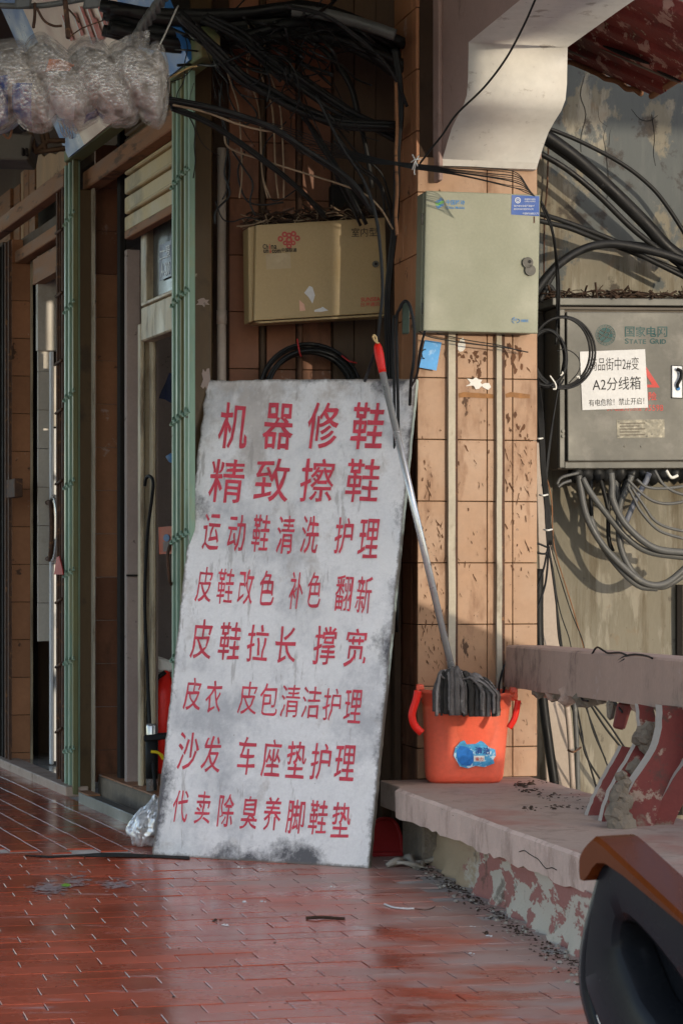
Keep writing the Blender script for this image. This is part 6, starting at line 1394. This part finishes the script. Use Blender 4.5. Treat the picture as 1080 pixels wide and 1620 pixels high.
wrap('bubble_film', m_film, 0, 220, 96, wr_)
wrap('bubble_film', m_film, 5, 160, 64, wr_)
m_cont = M('rolled_brown_contents', (.27, .225, .185), .6, var=.4, vs=9, bump=.3)
wrap('rolled_contents', m_cont, 17, 100, 40, wr_)
def wp(name, s0, s1, a0, a1, m, sk=9):
    V, Fc = [], []; n = 14
    for i in range(n + 1):
        for j in range(n + 1): V.append(wrapsurf(s0 + (s1 - s0) * i / n + .02 * j / n, a0 + (a1 - a0) * j / n, sk))
    for i in range(n):
        for j in range(n): Fc.append((i * (n + 1) + j, i * (n + 1) + j + 1, (i + 1) * (n + 1) + j + 1, (i + 1) * (n + 1) + j))
    mesh(name, V, Fc, m, wr_, True)
wp('blue_tarpaulin', .12, .25, -1.5, .1, M('deep_blue_tarpaulin', (.01, .045, .22), .35, var=.4, vs=20), 9); wp('blue_tarpaulin', .27, .36, -1.5, -.1, m_blueboard if 0 else M('blue_tarpaulin', (.012, .05, .2), .35, var=.5, vs=20), 9)
wp('white_packet', .44, .56, -1.25, -.45, m_paper, 7); wp('orange_packet', .44, .55, .15, .45, M('orange_packet_print', (.55, .13, .03), .5, var=.3, vs=30), 7); wp('navy_edge', .60, .69, -1.5, -1.15, M('purple_blue_packet', (.05, .05, .16), .4, var=.3), 5)
# flared film collar at the top right
V, Fc = [], []; n1_, n2_ = 24, 16
cpts = [(168, 84), (180, 70), (195, 58), (215, 50), (237, 47)]; cend = [(196, 118), (212, 112), (222, 100), (230, 100), (236, 104)]
for i in range(n1_ + 1):
    t = i / n1_ * 4; k = min(3, int(t)); f = t - k; a = Vector((*cpts[k], 0)).lerp(Vector((*cpts[k + 1], 0)), f); b = Vector((*cend[k], 0)).lerp(Vector((*cend[k + 1], 0)), f)
    for j in range(n2_ + 1):
        s = j / n2_; q = a.lerp(b, s); V.append(P(q.x + 2 * mn.noise(Vector((t * 3, s * 4, 0))), q.y, WY - .06 + .05 * math.sin(t * 2 + s * 2) + .015 * mn.noise(Vector((t * 9, s * 8, 3)))))
for i in range(n1_):
    for j in range(n2_): Fc.append((i * (n2_ + 1) + j, i * (n2_ + 1) + j + 1, (i + 1) * (n2_ + 1) + j + 1, (i + 1) * (n2_ + 1) + j))
mesh('film_collar', V, Fc, m_film, wr_, True)
pole = thing('hanging_pole', 'dark grey pole with clamps crossing the top left corner above the wrapped roll', 'pole', P(60, 8, 7.25))
tube('pole', [P(-60, 6, 7.25), P(40, 9, 7.25), P(90, 5, 7.25), P(160, -8, 7.25)], .009, m_gcable, pole)
for x in (36, 145): hexa('clamp', [P(x - 14, 14, 7.22), P(x + 12, 12, 7.22), P(x + 12, 12, 7.28), P(x - 14, 14, 7.28), P(x - 12, -4, 7.22), P(x + 15, -4, 7.22), P(x + 15, -4, 7.28), P(x - 12, -4, 7.28)], m_gcable, pole, .006)
cabset('roll_cords', 'brown twisted cords holding the wrapped roll under the pole', [([P(55, 5, 7.24), P(55, 25, 7.2), P(53, 42, 7.15)], .005), ([P(103, 0, 7.22), P(106, 30, 7.18), P(108, 58, 7.12)], .008), ([P(58, 12, 7.2), P(70, 32, 7.2), P(85, 40, 7.2), P(98, 40, 7.2)], .004), ([P(104, 10, 7.2), P(116, 22, 7.2), P(125, 35, 7.2)], .003), ([P(110, 58, 7.15), P(130, 44, 7.2), P(165, 31, 7.2)], .002)], m_rust, None, 'cords')
cabset('hanging_cables', 'thin cables and a blue grey cord drooping below the left end of the wrapped roll', [([P(-10, 212, 7.6), P(10, 206, 7.6), P(25, 196, 7.6), P(36, 188, 7.6)], .008)], m_bluecard if 0 else m_bcable, None, 'cables')
cabset('orange_cord_loop', 'small orange brown cord loop under the left end of the wrapped roll', [([P(4, 210, 7.6), P(13, 218, 7.6), P(18, 208, 7.6), P(16, 198, 7.6)], .004)], m_oldwood, None, 'cord')
cabset('dark_cord_loop', 'small dark cord loop under the left end of the wrapped roll', [([P(30, 190, 7.6), P(32, 200, 7.6), P(40, 206, 7.6), P(44, 197, 7.6), P(40, 188, 7.6)], .004)], m_cable, None, 'cord')
rr = random.Random(66)

# ---------------------------------------------------------------- across the street, outside the picture: the kiosk added to keep the low sun off the board and the floor
ki = thing('sun_blocker', 'plain grey street kiosk with a long awning, across the street outside the picture', 'kiosk', (3.4, 1.5, 0))
hexa('wall', [Vector(v) for v in ((1.9, 1.2, 0), (4.83, 1.2, 0), (4.83, 1.8, 0), (1.9, 1.8, 0), (1.9, 1.2, 3.9), (4.83, 1.2, 3.9), (4.83, 1.8, 3.9), (1.9, 1.8, 3.9))], m_ground, ki, .01)
hexa('overhang', [Vector(v) for v in ((4.84, 1.2, 3.15), (9.5, 1.2, 3.15), (9.5, 1.8, 3.15), (4.84, 1.8, 3.15), (4.84, 1.2, 3.9), (9.5, 1.2, 3.9), (9.5, 1.8, 3.9), (4.84, 1.8, 3.9))], m_board, ki, .01)  # added overhang, keeps the sun off the highest parts
hexa('step', [Vector(v) for v in ((4.872, 1.5, 0), (5.05, 1.5, 0), (5.05, 1.82, 0), (4.872, 1.82, 0), (4.872, 1.5, .69), (5.05, 1.5, .69), (5.05, 1.82, .69), (4.872, 1.82, .69))], m_ground, ki, .01)  # not a real step: block added to shade the bucket's foot
ba = thing('shadow_plank', 'sloping wooden plank barrier in the street beyond the bench, outside the picture', 'barrier', (2.5, 5.5, 0))  # added unseen plank; its slant casts the diagonal shade on the pillar
hexa('plank', [Vector(v) for v in ((2.18, 5.5, .80), (3.0, 5.5, .715), (3.0, 5.53, .715), (2.18, 5.53, .80), (2.18, 5.5, 1.054), (3.0, 5.5, .775), (3.0, 5.53, .775), (2.18, 5.53, 1.054))], m_oldwood, ba, .003)
for x, z in ((2.2, 1.1), (2.96, .8)): tube('leg', [Vector((x, 5.545, 0)), Vector((x, 5.545, z))], .014, m_board, ba, n=1)
